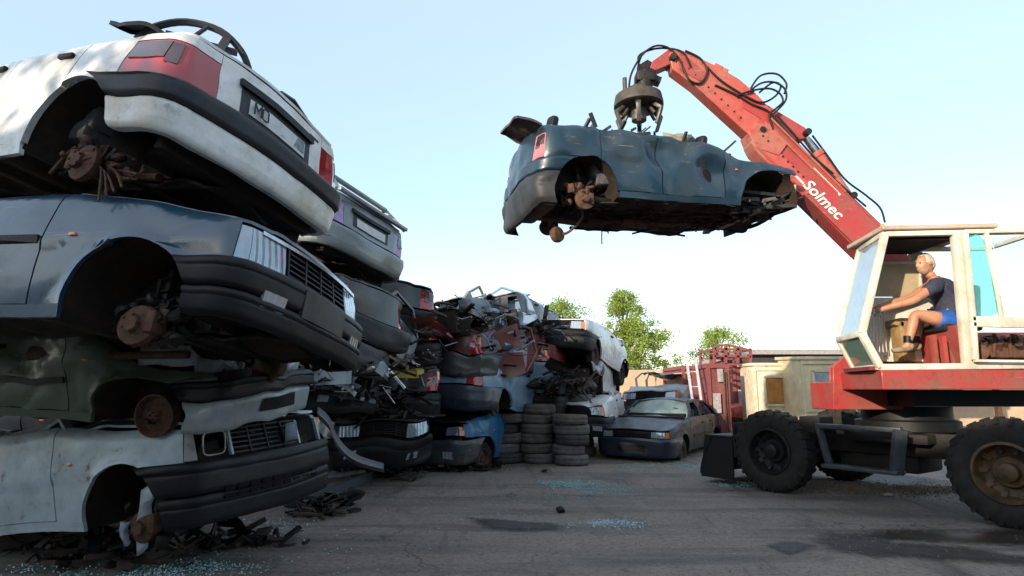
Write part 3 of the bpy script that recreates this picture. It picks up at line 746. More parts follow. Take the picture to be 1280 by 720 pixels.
for s_ in (-1, 1):
    qq = panel([(gW.SF - .40, .44), (gW.SF - .38, .44), (gW.SF - .38, .645), (gW.SF - .40, .645)], lambda a, b, d: gW.p(a, b, s_, .01 + d), .2, .03); qq.build('headlight_divider', WHITE2, WC)
    qq = panel([(gW.xs + gW.q * .42, .44), (gW.SF - .70, .44), (gW.SF - .70, .645), (gW.xs + gW.q * .42, .645)], lambda a, b, d: gW.p(a, b, s_, .0 + d), .05, .03); qq.build('rusted_wing_corner', paint('rust_eaten_white', (.34, .36, .36), .5, .6, 3.0, dust=(.16, .07, .03)), WC)
crumple(0, .16, 0, .16, lambda a, b: Vector((2.06, .16 + a, .47 + b)), 21, plain('checked_cloth', (.20, .24, .30), .9, var=.6, scale=60), 'rag_on_grille', WC, .02)

# ------------------------------------------------------------------ car hanging from the magnet
gh = CarGeo(L=3.64, W=1.66, rc=.20, R=.41, xr=-1.22, xf=1.28, bow=.04, lean_r=.10, top=[(-1.86, .87), (-1.6, .86), (-.25, .85), (.2, .80), (.72, .68), (1.3, .58), (1.86, .46)])
HT = ((1.80, 7.607, 3.63), (D(.5), D(-1.5), D(16.6)))
HC_ = car('hanging_car', 'blue car without its roof, hanging below the crane magnet', *HT, BLUEH, gh, 11, cell=.05, cabin='none', cat='car', scale=.98, lights=None, grille=False, hood=False, handle=False, plate=None,
    rear_b=[(-.12, .27, GREYP, .01), (.28, .44, BLUEH, .0)], front_b=[], hubs=(0, 0, 1, 1), engine=False, tail_x=.18, tail_mat=plain('broken_pinkish_lens', (.5, .18, .2), .3), amp=.042, crease=1.5, dents=[((.45, -.83, .35), .3, (0, .09, 0)), ((-.95, -.83, .75), .25, (0, .07, -.05)), ((-.25, -.83, .6), .30, (0, .13, 0)), ((.1, -.83, .7), .25, (0, .08, -.05)), ((-.7, -.83, .45), .3, (0, .05, 0)), ((-1.5, -.8, .2), .4, (0, .05, 0)), ((.9, -.8, .55), .35, (0, .08, -.04))])
HG = 'x'
m = MB(); rnd = random.Random(5)
for i in range(60):
    x_ = rnd.uniform(.90, 1.80); a = Vector((x_, rnd.uniform(-.72, .72), rnd.uniform(.0, .14) + .16 * (x_ - .95))); b = a + Vector((rnd.uniform(-.4, .4), rnd.uniform(-.35, .35), rnd.uniform(-.05, .10)))
    b.x = min(1.86, b.x); m.bar(a, b, rnd.uniform(.02, .06), rnd.uniform(.01, .05))
m.tube(catmull([(1.0, -.62, .0), (1.4, -.5, .06), (1.72, -.72, .25), (1.84, -.3, .12), (1.86, .3, .05), (1.74, .7, .2)], 4), .03, 7)
m.bar((.9, -.5, .02), (1.8, -.45, .10), .08, .07); m.bar((.9, .5, .02), (1.8, .45, .10), .08, .07); m.bar((1.8, -.6, .12), (1.8, .6, .12), .06, .08)
m.build('stripped_front_frame', BLACKP, HC_)
crumple(0, .3, 0, .26, lambda a, b: Vector((1.78 + .1 * b, -.70 + a * .3, .12 + b)), 31, plain('frayed_headlamp_shell', (.40, .38, .28), .4, var=.7), 'broken_lamp_shell', HC_, .06)
m = panel([(0, 0), (.30, 0), (.34, .62), (.05, .60)], lambda a, b, d: Vector((-1.72 - a * 1.0 , -.66 + b, .86 + a * .35 + .05 * nz((a, b, 0), 5, 3) + d)), .06, .03); m.build('bent_lid_flap', plain('dark_primed_lid', (.03, .032, .035), .5, var=.5, col2=(.09, .06, .05)), HC_)
m = MB(); m.tube(catmull([(-1.25, -.5, .0), (-1.15, -.42, -.16), (-1.3, -.35, -.34), (-1.42, -.32, -.38)], 4), .018, 6); m.lathe([(.001, -.05), (.09, -.04), (.10, 0), (.09, .04), (.001, .05)], (-1.45, -.32, -.38), (.5, -1, .1), 18)
m.build('dangling_brake_drum', RUST, HC_)
m = MB(); m.tube(catmull([(-.75, -.1, .0), (-.74, -.1, -.15), (-.76, -.12, -.3), (-.755, -.1, -.42)], 3), .008, 5); m.build('dangling_cable', WIRE, HC_)
m = MB(); m.tube([(-1.7, -.5, .02), (-1.55, .1, -.06), (-1.0, .2, -.05)], .04, 8); m.box((-1.68, -.15, -.03), (.3, .85, .16), bev=.06); m.box((-1.78, 0, .1), (.1, 1.3, .2), bev=.03); m.build('rear_silencer', RUST, HC_)
m = MB(); rnd = random.Random(8)
for i in range(110):
    x_ = rnd.uniform(-1.3, .8); a = Vector((x_, rnd.uniform(-.76, .5), gh.topz(x_) - .04 + rnd.random() ** 2 * .10)); m.bar(a, a + Vector((rnd.uniform(-.15, .15), rnd.uniform(-.12, .12), rnd.uniform(.0, .16))), rnd.uniform(.015, .05), rnd.uniform(.01, .04))
m.build('torn_roof_stubs', GREYP, HC_)
crumple(0, .40, 0, .22, lambda a, b: Vector((-.10 + a, -.66 + .1 * b, .74 + b * .9)), 41, TRIM, 'torn_trim', HC_, .06)
for (x, y, nm) in ((-1.55, -.55, 'headrest'), (.12, -.45, 'wing_mirror'), (.42, -.68, 'wing_mirror')):
    m = MB(); m.box((x, y, gh.topz(x) + .09), (.10, .16, .15), (.1, .2, .3), bev=.04); m.cyl((x, y, gh.topz(x) - .03), (x, y, gh.topz(x) + .05), .015, 8); m.build(nm, BLACKP, HC_)

m = MB(); rnd = random.Random(4)
for k in range(9):
    a0 = Vector((-1.24 - .02 * k, .60 - .01 * k, .0)); m.tube(catmull([a0, a0 + Vector((-.14 - .01 * k, .02, -.04 - .02 * (k % 3))), a0 + Vector((-.26 - .02 * (k % 4), .03, -.12 + .035 * k - .15))], 3), .008, 5)
m.cyl((-1.24, .66, .0), (-1.24, .45, .0), .07, 14); m.build('rusty_spring_rods', RUST, TOPC)
crumple(0, .5, 0, .14, lambda a, b: Vector((1.45 - .35 * a, -.70 + .1 * a, .26 - a * .95 + b * .3)) + Vector((b, 0, 0)), 51, WHITE2, 'torn_inner_wing', WC, .05)
crumple(0, .30, 0, .20, lambda a, b: Vector((1.25 + .4 * b, -.72 + .1 * a, .05 - a * .6)), 52, LSC0, 'torn_liner', WC, .06)
m = MB(); m.bar((.95, -.62, .84), (1.95, -.50, .86), .10, .012); m.bar((.80, -.40, .90), (1.90, -.10, .84), .07, .012); m.build('lifted_hood_edge', WHITE2, WC)

def clutter(root, c, n, seed, r=.16):
    rnd = random.Random(seed); m = MB(); c = Vector(c)
    for i in range(n):
        cl = lambda s_: max(-1.3 * s_, min(1.3 * s_, rnd.gauss(0, s_))); a = c + Vector((cl(r), cl(r * .5), cl(r * .6))); d = Vector((rnd.uniform(-1, 1), rnd.uniform(-.6, .6), rnd.uniform(-1, 1) if a.z > c.z else rnd.uniform(.1, 1))).normalized() * rnd.uniform(.06, .24)
        if i % 3 == 0: m.box(a, (rnd.uniform(.03, .11), rnd.uniform(.03, .09), rnd.uniform(.03, .10)), (rnd.uniform(0, 3), rnd.uniform(0, 3), 0), bev=.008)
        elif i % 3 == 1: m.tube([a, a + d * .5 + Vector((0, 0, rnd.uniform(-.05, .05))), a + d], rnd.uniform(.006, .02), 6)
        else: m.lathe([(.001, -.02), (.04, -.02), (.05, 0), (.035, .03), (.001, .03)], a, d, 12)
    m.build('broken_suspension', RUST if seed % 2 else IRON, root)
clutter(TOPC, (-1.24, .55, .03), 22, 1); clutter(BC, (1.32, -.50, .06), 34, 2, .15); clutter(BC, (1.32, -.55, .0), 14, 3, .1); clutter(WC, (1.39, -.5, .0), 26, 4, .17); clutter(HC_, (-1.22, -.55, .05), 30, 5, .14); clutter(HC_, (-1.22, -.3, .12), 24, 6, .22); clutter(HC_, (1.3, -.3, .12), 30, 8, .2); clutter(GC, (1.7, 0, .35), 40, 9, .25)

m = MB(); rnd = random.Random(77)
for i in range(70):
    x_ = rnd.uniform(-.9, 1.0); a = Vector((x_, rnd.uniform(-.75, .75), rnd.uniform(-.03, .02))); m.bar(a, a + Vector((rnd.uniform(-.35, .35), rnd.uniform(-.15, .15), rnd.uniform(-.05, .02))), rnd.uniform(.01, .05), rnd.uniform(.006, .03))
for i in range(7):
    a = Vector((-.7 + .33 * i, -.3 + .1 * (i % 3), .0)); m.tube(catmull([a, a + Vector((.1, .02, -.06)), a + Vector((.25, .0, -.03)), a + Vector((.4, .03, .0))], 3), .012, 6)
m.build('ragged_floor_edges', UNDER, HC_)
# ------------------------------------------------------------------ the crane (wheeled scrap handler)
REDP = paint('crane_red_paint', (.36, .036, .034), .45, .9, 1.2, dust=(.19, .085, .06), coat=.3)
ORANGEP = paint('sunlit_orange_red_paint', (.42, .072, .055), .5, .95, 1.2, dust=(.30, .15, .11), coat=.2)  # sun on the upper boom put into a lighter, more orange red
CABW = paint('cab_white_paint', (.66, .63, .54), .4, .7, 1.6, dust=(.32, .25, .16), coat=.2)
CHAS = plain('chassis_grey', (.012, .013, .014), .7, var=.5, scale=6, bmp=.4, col2=(.028, .023, .019))
YELP = plain('yellow_primer', (.50, .36, .12), .5, var=.4)
GLASSB = mat_new('cab_glass'); _m, _nt, _b = GLASSB; _b.inputs['Base Color'].default_value = (.80, .90, .94, 1); _b.inputs['Roughness'].default_value = .03; _b.inputs['Transmission Weight'].default_value = 1.0; _b.inputs['IOR'].default_value = 1.15; GLASSB = _m
TEALG = mat_new('tinted_teal_glass'); _m, _nt, _b = TEALG; _b.inputs['Base Color'].default_value = (.30, .74, .76, 1); _b.inputs['Roughness'].default_value = .08; _b.inputs['Transmission Weight'].default_value = .8; _b.inputs['IOR'].default_value = 1.15; TEALG = _m
GREENG = glassy('dusty_green_glass', (.14, .24, .19), .15)
DUSTYG = plain('dusty_window_pane', (.42, .33, .20), .5, var=.3, scale=3, bmp=0)

FW = atz(968, 563, .55); RW = atz(1264, 590, .55)
dch = (RW - FW); dch.z = 0; WB = dch.length; dch.normalize(); nch = Vector((-dch.y, dch.x, 0))      # nch points away from the camera
TRK = 1.85
CEN = (FW + RW) / 2 + nch * TRK / 2; CEN.z = 0
crane = thing('scrap_crane', 'red and white wheeled scrap crane with its boom raised over the yard', 'crane', CEN)
class CB(MB):
    def part(s, n, m, par=None, sm=35, bevel=0.0):
        s.v = [tuple(Vector(v) - CEN) for v in s.v]; return s.build(n, m, par or crane, sm, bevel)
def wheel(c, out, rimmat, steer=0.0):
    ax = Matrix.Rotation(steer, 3, 'Z') @ (nch * -1); R_ = .55
    t = CB(); q = tyre_mb(R_, .30, .30, 26, c, ax, 64); t.v, t.f = q.v, q.f; tw = t.part('tyre', RUBBER)
    r = CB(); o = ax * out
    r.lathe([(.30, -.14), (.315, .145), (.285, .15), (.275, .06), (.25, .0), (.17, -.03), (.16, .02), (.15, .03), (.10, .03), (.09, .11), (.04, .13), (.001, .13)], c, o, 40)
    a = o.cross(Vector((0, 0, 1))).normalized(); b = o.cross(a)
    for k in range(10):
        t_ = 2 * pi * k / 10; d = a * cos(t_) + b * sin(t_); r.cyl(Vector(c) + d * .205 - o * .02, Vector(c) + d * .205 + o * .02, .016, 6)
        r.bar(Vector(c) + d * .20 + o * .0, Vector(c) + d * .275 + o * .035, .05, .02, up=o)
    r.part('rim', rimmat, tw)
RIMY = plain('yellowed_rim', (.12, .065, .02), .6, var=.6, scale=9, bmp=.4, col2=(.018, .016, .015)); RIMD = plain('dark_rim', (.016, .016, .016), .5, var=.5, scale=8, bmp=.3)
wheel(FW, 1, RIMD, .04); wheel(RW, 1, RIMY); wheel(FW + nch * TRK, -1, RIMD, .04); wheel(RW + nch * TRK, -1, RIMY)
# chassis
def ch(a, b, z): return FW + dch * a + nch * b + Vector((0, 0, z - .55))
m = CB(); m.bar(ch(-.5, TRK / 2 - .35, .72), ch(WB + .6, TRK / 2 - .35, .72), .14, .30, bev=.02); m.bar(ch(-.5, TRK / 2 + .35, .72), ch(WB + .6, TRK / 2 + .35, .72), .14, .30, bev=.02)
for a in (-.4, .55, 1.2, 1.9, WB + .5): m.bar(ch(a, TRK / 2 - .35, .74), ch(a, TRK / 2 + .35, .74), .12, .2)
m.bar(ch(0, .15, .55), ch(0, TRK - .15, .55), .16, .16, bev=.03); m.bar(ch(WB, .15, .55), ch(WB, TRK - .15, .55), .18, .18, bev=.03)
m.box(ch(WB, TRK / 2, .55), (.4, .4, .36), bev=.08); m.box(ch(1.35, TRK / 2 - .05, .80), (1.0, 1.2, .12), Matrix((dch, nch, Vector((0, 0, 1)))).transposed(), bev=.02)
m.box(ch(1.1, TRK / 2, .48), (1.0, .7, .26), Matrix((dch, nch, Vector((0, 0, 1)))).transposed(), bev=.05)
m.part('chassis', CHAS)
m = CB()
Mch = Matrix((dch, nch, Vector((0, 0, 1)))).transposed()
m.box(ch(.52, .22, .93), (.30, .35, .22), Mch, bev=.02); m.part('battery_box', CHAS)
# step frame on the near side
m = CB(); y0 = -.12
m.bar(ch(.72, y0, .93), ch(1.75, y0, .93), .09, .06, bev=.008); m.bar(ch(.74, y0, .93), ch(.88, y0 - .05, .42), .08, .06, bev=.008); m.bar(ch(1.73, y0, .93), ch(1.66, y0 - .05, .42), .08, .14, bev=.008)
m.bar(ch(.82, y0 - .05, .44), ch(1.72, y0 - .05, .44), .22, .045, bev=.006); m.bar(ch(.9, y0, .93), ch(.9, .5, .85), .06, .05); m.bar(ch(1.6, y0, .93), ch(1.6, .5, .85), .06, .05)
m.part('step_frame', plain('worn_grey_step', (.05, .06, .07), .45, var=.5, scale=10))
# dozer blade at the front end
m = CB()
def bl(u, v, d): return ch(-1.02 - .14 * cos(v * 2.2) + d, u, .12 + v * .55)
q = panel([(-.15, 0), (TRK + .15, 0), (TRK + .15, 1), (-.15, 1)], bl, .4, .04, cell_v=.12); m.add(q.v, q.f)
for u in (-.15, TRK + .13):
    m.prism([(-1.18, .08), (-.60, .08), (-.58, .70), (-1.08, .72)], lambda a, z, t, u=u: ch(a, u + t, z), 0, .03)
for u in (.35, TRK - .35): m.bar(ch(-.75, u, .35), ch(-.2, u, .6), .12, .14, bev=.02); m.bar(ch(-.66, u, .60), ch(-.3, u + .05, .74), .07, .07)
m.bar(ch(-.80, -.16, .70), ch(-.80, TRK + .16, .70), .42, .04, bev=.008); m.bar(ch(-.66, -.14, .46), ch(-.66, TRK + .14, .46), .10, .05)
m.bar(ch(-.56, -.14, .66), ch(-.56, TRK + .14, .66), .03, .50)
m.part('dozer_blade', plain('blade_blue_grey', (.010, .015, .022), .55, var=.6, scale=5, col2=(.022, .016, .012)))
# turntable
m = CB(); m.lathe([(.55, .86), (.6, .88), (.6, 1.0), (.52, 1.02), (.52, 1.2), (.001, 1.2)], CEN, (0, 0, 1), 40); m.part('slewing_ring', BLACKP)

# ---- upper works
YN = 6.66                     # near side of the cab
def N(px, py, dy=0.0): return at(px, py, YN + dy)
AW = Vector((.06, .86, 0)); AF = Vector((.17, .80, 0))       # near side to far side (rear / tapered front)
deck_z0, deck_z1 = N(1200, 487).z, N(1200, 462).z
m = CB()
xr_ = 6.6; xn = N(1100, 470).x
m.prism([(xn, YN - .03), (xr_, YN - .03), (xr_, YN + 2.5), (xn + .9, YN + 2.5), (at(1052, 470, 7.65).x, YN + 1.0), (xn + .12, YN + .75)], lambda x, y, t: Vector((x, y, t)), deck_z0, deck_z1)
m.part('deck', REDP, None, 35, .012)
m = CB(); m.prism([(xn + .7, YN + .55), (xr_ - .3, YN + .55), (xr_ - .3, YN + 2.1), (xn + .7, YN + 2.1)], lambda x, y, t: Vector((x, y, t)), deck_z0 - .20, deck_z0 - .003); m.part('deck_underframe', BLACKP)
# front boom bracket: two red cheek plates
p0 = at(1040, 512, 7.9); 
m = CB()
for yy in (7.70, 8.28):
    a = at(1041, 512, 7.7); b = at(1041, 458, 7.7); c = at(1062, 440, 7.7); d = at(1130, 400, 7.7); e = at(1150, 512, 7.7)
    m.prism([(a.x, a.z), (b.x, b.z), (c.x, c.z), (d.x, d.z), (e.x, e.z)], lambda x, z, t: Vector((x + (t - 7.7) * .45, t, z)), yy, yy + .05)
m.bar(at(1046, 495, 7.7) , at(1046, 495, 7.7) + Vector((0, .62, 0)), .05, .35)
m.part('boom_bracket', REDP, None, 35, .01)
# engine housing behind
m = CB(); hz_ = N(1200, 405).z
m.box((6.0, 8.35, (deck_z1 + hz_) / 2 + .002), (1.3, 1.5, hz_ - deck_z1), bev=.05); m.part('engine_housing', REDP)
m = CB()
for i in range(9): m.tube([N(1222 + i * 7, 446, .35 + .1 * (i % 3)), N(1225 + i * 6, 430 - 4 * (i % 4), .3), N(1230 + i * 6, 422 + 6 * (i % 2), .4)], .02 + .012 * (i % 3), 7)
m.box(N(1250, 438, .5), (.5, .3, .2), bev=.03); m.cyl(N(1225, 440, .25), N(1225, 440, .6), .09, 14); m.part('hydraulic_pump', RUST)

# cab: posts and rails as real bars
cab = CB()
def post(a, b, w=.07, d=.07, off=Vector((0, 0, 0))): cab.bar(a + off, b + off, w, d, up=(0, 1, 0), bev=.012)
T0, B0 = N(1106, 292), N(1077, 417); S0, S1 = N(1100, 459), N(1212, 457)
P0, P1 = N(1196, 290), N(1211, 456)
post(T0, B0, .075, .07); post(B0, S0, .075, .07); post(S0, N(1300, 457), .07, .08)
post(P0, P1, .13, .08); post(T0 + Vector((0, 0, -.01)), N(1300, 289), .06, .07)
Tf, Bf, Sf = T0 + AF, B0 + AF, S0 + AF + Vector((.0, 0, 0))
post(Tf, Bf, .06, .06); post(Bf, Sf, .06, .06); post(P0 + AW, P1 + AW, .10, .06); post(Tf, P0 + AW, .06, .06)
post(T0, Tf, .06, .06); post(B0, Bf, .07, .06); post(S0, Sf, .06, .07); post(Sf, P1 + AW, .06, .06); post(N(1300, 457), N(1300, 457) + AW, .06, .06); post(N(1300, 289), N(1300, 289) + AW, .06, .06); post(N(1300, 457), N(1300, 289), .08, .08)
post(P1 + AW, N(1300, 457) + AW, .06, .06); post(P0 + AW, N(1300, 289) + AW, .06, .06)
cabo = cab.part('cab_frame', CABW)
m = CB(); rz0 = N(1150, 289).z
m.prism([(N(1100, 285).x, YN - .05), (N(1244, 285).x, YN - .05), (N(1244, 285).x + .05, YN + .95), (N(1100, 285).x + .14, YN + .95)], lambda x, y, t: Vector((x, y, t + .02 * (x - 4))), rz0 + .0, rz0 + .055)
m.part('cab_roof', paint('faded_roof', (.50, .40, .32), .5, .6, .8, dust=(.30, .20, .13)), cabo, 35, .012)
m = CB(); m.prism([(N(1107, 285).x, YN + .05), (N(1194, 285).x, YN + .05), (N(1194, 285).x, YN + .80), (N(1107, 285).x + .14, YN + .80)], lambda x, y, t: Vector((x, y, t)), rz0 - .09, rz0 - .02); m.part('headliner', DARK, cabo)
def pane(name, pts, mt, th=.012, par=None):
    m = CB(); pts = [Vector(p) for p in pts]; n = (pts[1] - pts[0]).cross(pts[2] - pts[0]).normalized() * th / 2
    k = len(pts); m.add([p + n for p in pts] + [p - n for p in pts], [tuple(range(k)), tuple(range(2 * k - 1, k - 1, -1))] + [(i, k + i, k + (i + 1) % k, (i + 1) % k) for i in range(k)])
    return m.part(name, mt, par or cabo, 0)
pane('windshield', [T0 + AF * .05, T0 + AF * .95, B0 + AF * .95, B0 + AF * .05], glassy('sky_reflection_windscreen', (.45, .56, .64), .12, trans=.35))  # bright sky reflection put into the pane's pale blue colour
pane('lower_window', [B0 + AF * .06, B0 + AF * .94, S0 + AF * .94, S0 + AF * .06], GREENG)
wl = P1.z + (N(1150, 380).z - N(1150, 457).z)
fl_ = lambda p, z: p
def onfar(px, py): return at(px, py, YN + .80)
pane('far_panel', [onfar(1078, 372), onfar(1196, 372), onfar(1198, 452), onfar(1090, 452)], CABW, .03)
pane('far_window', [onfar(1100, 330), onfar(1150, 330), onfar(1150, 371), onfar(1085, 371)], DUSTYG)
m = CB(); m.bar(onfar(1150, 300), onfar(1150, 372), .04, .04, up=(0, 1, 0)); m.bar(onfar(1095, 329), onfar(1150, 329), .03, .03, up=(0, 1, 0)); m.bar(N(1200, 300, .6), N(1182, 300, .75), .05, .05); m.part('window_divider', CABW, cabo)
m = CB(); m.prism([(N(1090, 457).x, YN + .05), (N(1300, 457).x, YN + .05), (N(1300, 457).x, YN + .85), (N(1095, 457).x + .1, YN + .85)], lambda x, y, t: Vector((x, y, t)), S0.z - .03, S0.z + .012); m.part('cab_floor', plain('cab_floor_red', (.20, .03, .03), .7, var=.5), cabo)
# rear wall half height behind the seat
pane('rear_panel', [P1 + Vector((.02, .06, .03)), P1 + AW + Vector((.0, -.06, .03)), P1 + AW + Vector((-.04, -.06, .45)), P1 + Vector((-.04, .06, .45))], REDP, .03)
# door swung back along the side, with rounded tinted glass
dY = -.10
door = CB()
def dN(px, py): return N(px, py, dY)
door.bar(dN(1204, 290), dN(1300, 288), .05, .05, up=(0, 1, 0), bev=.01); door.bar(dN(1214, 402), dN(1300, 404), .12, .05, up=(0, 1, 0), bev=.01); door.bar(dN(1206, 290), dN(1216, 402), .06, .05, up=(0, 1, 0), bev=.01)
door.bar(dN(1232, 290), dN(1252, 398), .05, .045, up=(0, 1, 0), bev=.01); door.bar(dN(1216, 402), dN(1219, 450), .06, .05, up=(0, 1, 0), bev=.01); door.bar(dN(1218, 451), dN(1300, 452), .03, .05, up=(0, 1, 0), bev=.01)
do = door.part('cab_door', CABW)
g_ = [(1206, 303), (1210, 295), (1222, 293), (1229, 300), (1240, 350), (1247, 385), (1245, 393), (1238, 396), (1219, 396), (1215, 390)]
pane('door_glass', [dN(*p) for p in g_], TEALG, .01, do)
pane('sliding_glass', [dN(1240, 296), dN(1300, 296), dN(1300, 396), dN(1256, 396)], GLASSB, .01, do)
# seat, console, levers
m = CB(); m.box(N(1187, 411, .42), (.46, .46, .09), bev=.03); m.box(N(1205, 385, .42), (.10, .44, .50), (0, .12, 0), bev=.04); m.part('driver_seat', plain('worn_black_vinyl', (.02, .02, .022), .5), cabo)
m = CB(); m.box(N(1190, 437, .42), (.30, .4, .36), bev=.02); m.box(N(1168, 437, .30), (.05, .05, .34)); m.box(N(1180, 437, .12), (.05, .05, .30)); m.part('seat_base', REDP, cabo)
m = CB(); m.box(N(1128, 425, .62), (.16, .2, .52), bev=.02); m.box(N(1118, 405, .62), (.12, .2, .07), (0, .3, 0), bev=.01); m.part('console', plain('ochre_console', (.34, .22, .09), .6, var=.5), cabo)
m = CB()
for i in range(6): 
    a = N(1086 + i * 4.5, 440, .20 + .09 * i); b = N(1088 + i * 3.2, 394 - (i % 2) * 3, .18 + .09 * i); m.tube([a, b], .007, 6); m.lathe([(.001, -.02), (.018, -.01), (.018, .01), (.001, .02)], b, (0, 0, 1), 10)
m.part('control_levers', plain('pale_lever', (.50, .46, .40), .4), cabo)

# ---- boom
YB = 7.95; YT = 7.55
def bY(px): return YT + (YB - YT) * max(0, min(1, (px - 800) / 330.0))
def bp(px, py, dy=0.0):
    y = bY(px); return at(px, py, y) + Vector((0, dy * .74, 0))
def plate(m, pix, half, th=None, dy0=0.0):
    """a closed plate / box section: outline seen from the side, thickness across the boom"""
    half *= .72; q = [bp(*p) for p in pix]; n = len(q); O = Vector((0, 1, 0))
    m.add([v + O * (dy0 - half) for v in q] + [v + O * (dy0 + half) for v in q], [tuple(range(n - 1, -1, -1)), tuple(range(n, 2 * n))] + [(i, (i + 1) % n, n + (i + 1) % n, n + i) for i in range(n)])
m = CB(); plate(m, [(937, 184), (943, 152), (965, 158), (1098, 289), (1175, 372), (1178, 392), (1150, 396), (1071, 321)], .17); boom = m.part('boom', REDP, None, 35, .012)
m = CB(); plate(m, [(937, 174), (944, 170), (1002, 228), (1008, 246), (996, 249), (940, 194), (934, 183)], .20); plate(m, [(930, 170), (942, 160), (958, 160), (978, 186), (968, 200), (938, 190)], .215); m.part('joint_plate', ORANGEP, boom, 35, .01)
m = CB()
for s_ in (-1, 1):
    a, b = bp(944, 192), bp(1072, 318); O = Vector((0, s_ * .126, 0)); m.bar(a + O, b + O, .03, .05, up=(0, 1, 0)); a, b = bp(968, 163), bp(1098, 292); m.bar(a + O, b + O, .02, .03, up=(0, 1, 0))
m.part('boom_flanges', REDP, boom)
m = CB()
for k in range(9):
    p = bp(948 + 6.2 * k, 176 + 6.2 * k, -.215 if k < 2 else -.205); m.cyl(p, p + Vector((0, .02, 0)), .016, 6)
for k in range(10):
    p = bp(850 + 8 * k, 84 + 7.5 * k, -.165); m.cyl(p, p + Vector((0, .02, 0)), .012, 6)
m.part('bolts', IRON, boom)
m = CB(); plate(m, [(1069, 319), (1063, 312), (1096, 282), (1103, 287)], .185); m.part('yellow_band', YELP, boom, 35, .008)
m = CB(); plate(m, [(1040, 233), (1056, 240), (1104, 286), (1086, 284), (1050, 252)], .07); m.part('cylinder_bracket', REDP, boom, 35, .01)
m = CB(); plate(m, [(838, 91), (834, 72), (842, 66), (853, 69), (896, 89), (921, 104), (944, 124), (962, 144), (964, 168), (948, 183), (937, 177), (865, 111)], .15)
stick = m.part('stick', ORANGEP, None, 35, .012)
m = CB(); plate(m, [(944, 126), (1004, 162), (1009, 168), (1003, 176), (984, 178), (962, 176), (950, 160)], .09); m.part('stick_lug', REDP, stick, 35, .01)
m = CB(); plate(m, [(918, 118), (938, 128), (960, 150), (955, 158), (925, 140)], .165); m.part('reinforcing_plate', REDP, stick, 35, .006); m = CB(); plate(m, [(842, 78), (858, 78), (880, 98), (874, 108), (846, 92)], .165)
m.part('reinforcing_plate', REDP, stick, 35, .006)
m = CB(); a, b, c = bp(1006, 172), bp(1019, 190), bp(1058, 246); m.cyl(a, b, .045, 14); m.cyl(bp(1003, 170, -.08), bp(1003, 170, .08), .06, 14); rod = m.part('cylinder_rod', CHROME, boom)
m = CB(); m.cyl(b, c, .085, 18); m.cyl(b, b + (c - b).normalized() * .07, .10, 18); m.part('hydraulic_cylinder', ORANGEP, boom)
m = CB()
for p in ((948, 168), (1004, 170), (1060, 248), (838, 78), (1160, 382)): m.cyl(bp(p[0], p[1], -.22), bp(p[0], p[1], .22), .045, 14)
m.part('pivot_pins', IRON, boom)
# lug at tip and rotator
m = CB(); plate(m, [(836, 64), (842, 72), (836, 84), (818, 92), (811, 88), (814, 80)], .11); m.part('tip_link', REDP, stick, 35, .01)
yT = YT
m = CB(); plate(m, [(798, 84), (808, 78), (818, 84), (817, 96), (826, 100), (824, 106), (800, 98)], .10); m.cyl(at(806, 92, yT), at(805, 116, yT), .11, 18); m.box(at(806, 98, yT), (.26, .22, .16), bev=.03)
m.part('rotator', IRON, stick)
mc = at(798, 128, yT)
m = CB(); ztop = at(798, 110, yT).z; zbot = at(798, 132, yT).z; hgt = ztop - zbot
m.lathe([(.001, hgt), (.12, hgt), (.14, hgt * .75), (.25, hgt * .62), (.31, hgt * .5), (.33, hgt * .1), (.33, -.02), (.29, -.04), (.001, -.04)], (mc.x, yT, zbot), (0, 0, 1), 40)
m.cyl((mc.x - .2, yT - .12, ztop - .1), (mc.x - .2, yT - .12, ztop + .08), .03, 8)

mt_ = CB()
for k in range(6):
    a = 2 * pi * k / 6 + .3; c_, s_ = cos(a), sin(a); cx, cy = mc.x, yT
    mt_.bar((cx + .20 * c_, cy + .20 * s_, zbot - .02), (cx + .34 * c_, cy + .34 * s_, zbot - .14), .07, .05, bev=.01); mt_.bar((cx + .34 * c_, cy + .34 * s_, zbot - .12), (cx + .26 * c_, cy + .26 * s_, zbot - .34), .06, .04, bev=.01)
    mt_.cyl((cx + .12 * c_, cy + .12 * s_, zbot), (cx + .24 * c_, cy + .24 * s_, zbot - .18), .022, 8)
mt_.cyl((mc.x, yT, zbot), (mc.x, yT, zbot - .22), .10, 16)
mt_.part('grab_claws', plain('worn_claw_steel', (.13, .12, .11), .45, metal=.5, var=.6))
m.part('lifting_head', plain('magnet_grey', (.035, .034, .034), .55, var=.5, col2=(.08, .065, .05)))
MAGX, MAGZ = mc.x, zbot - .04
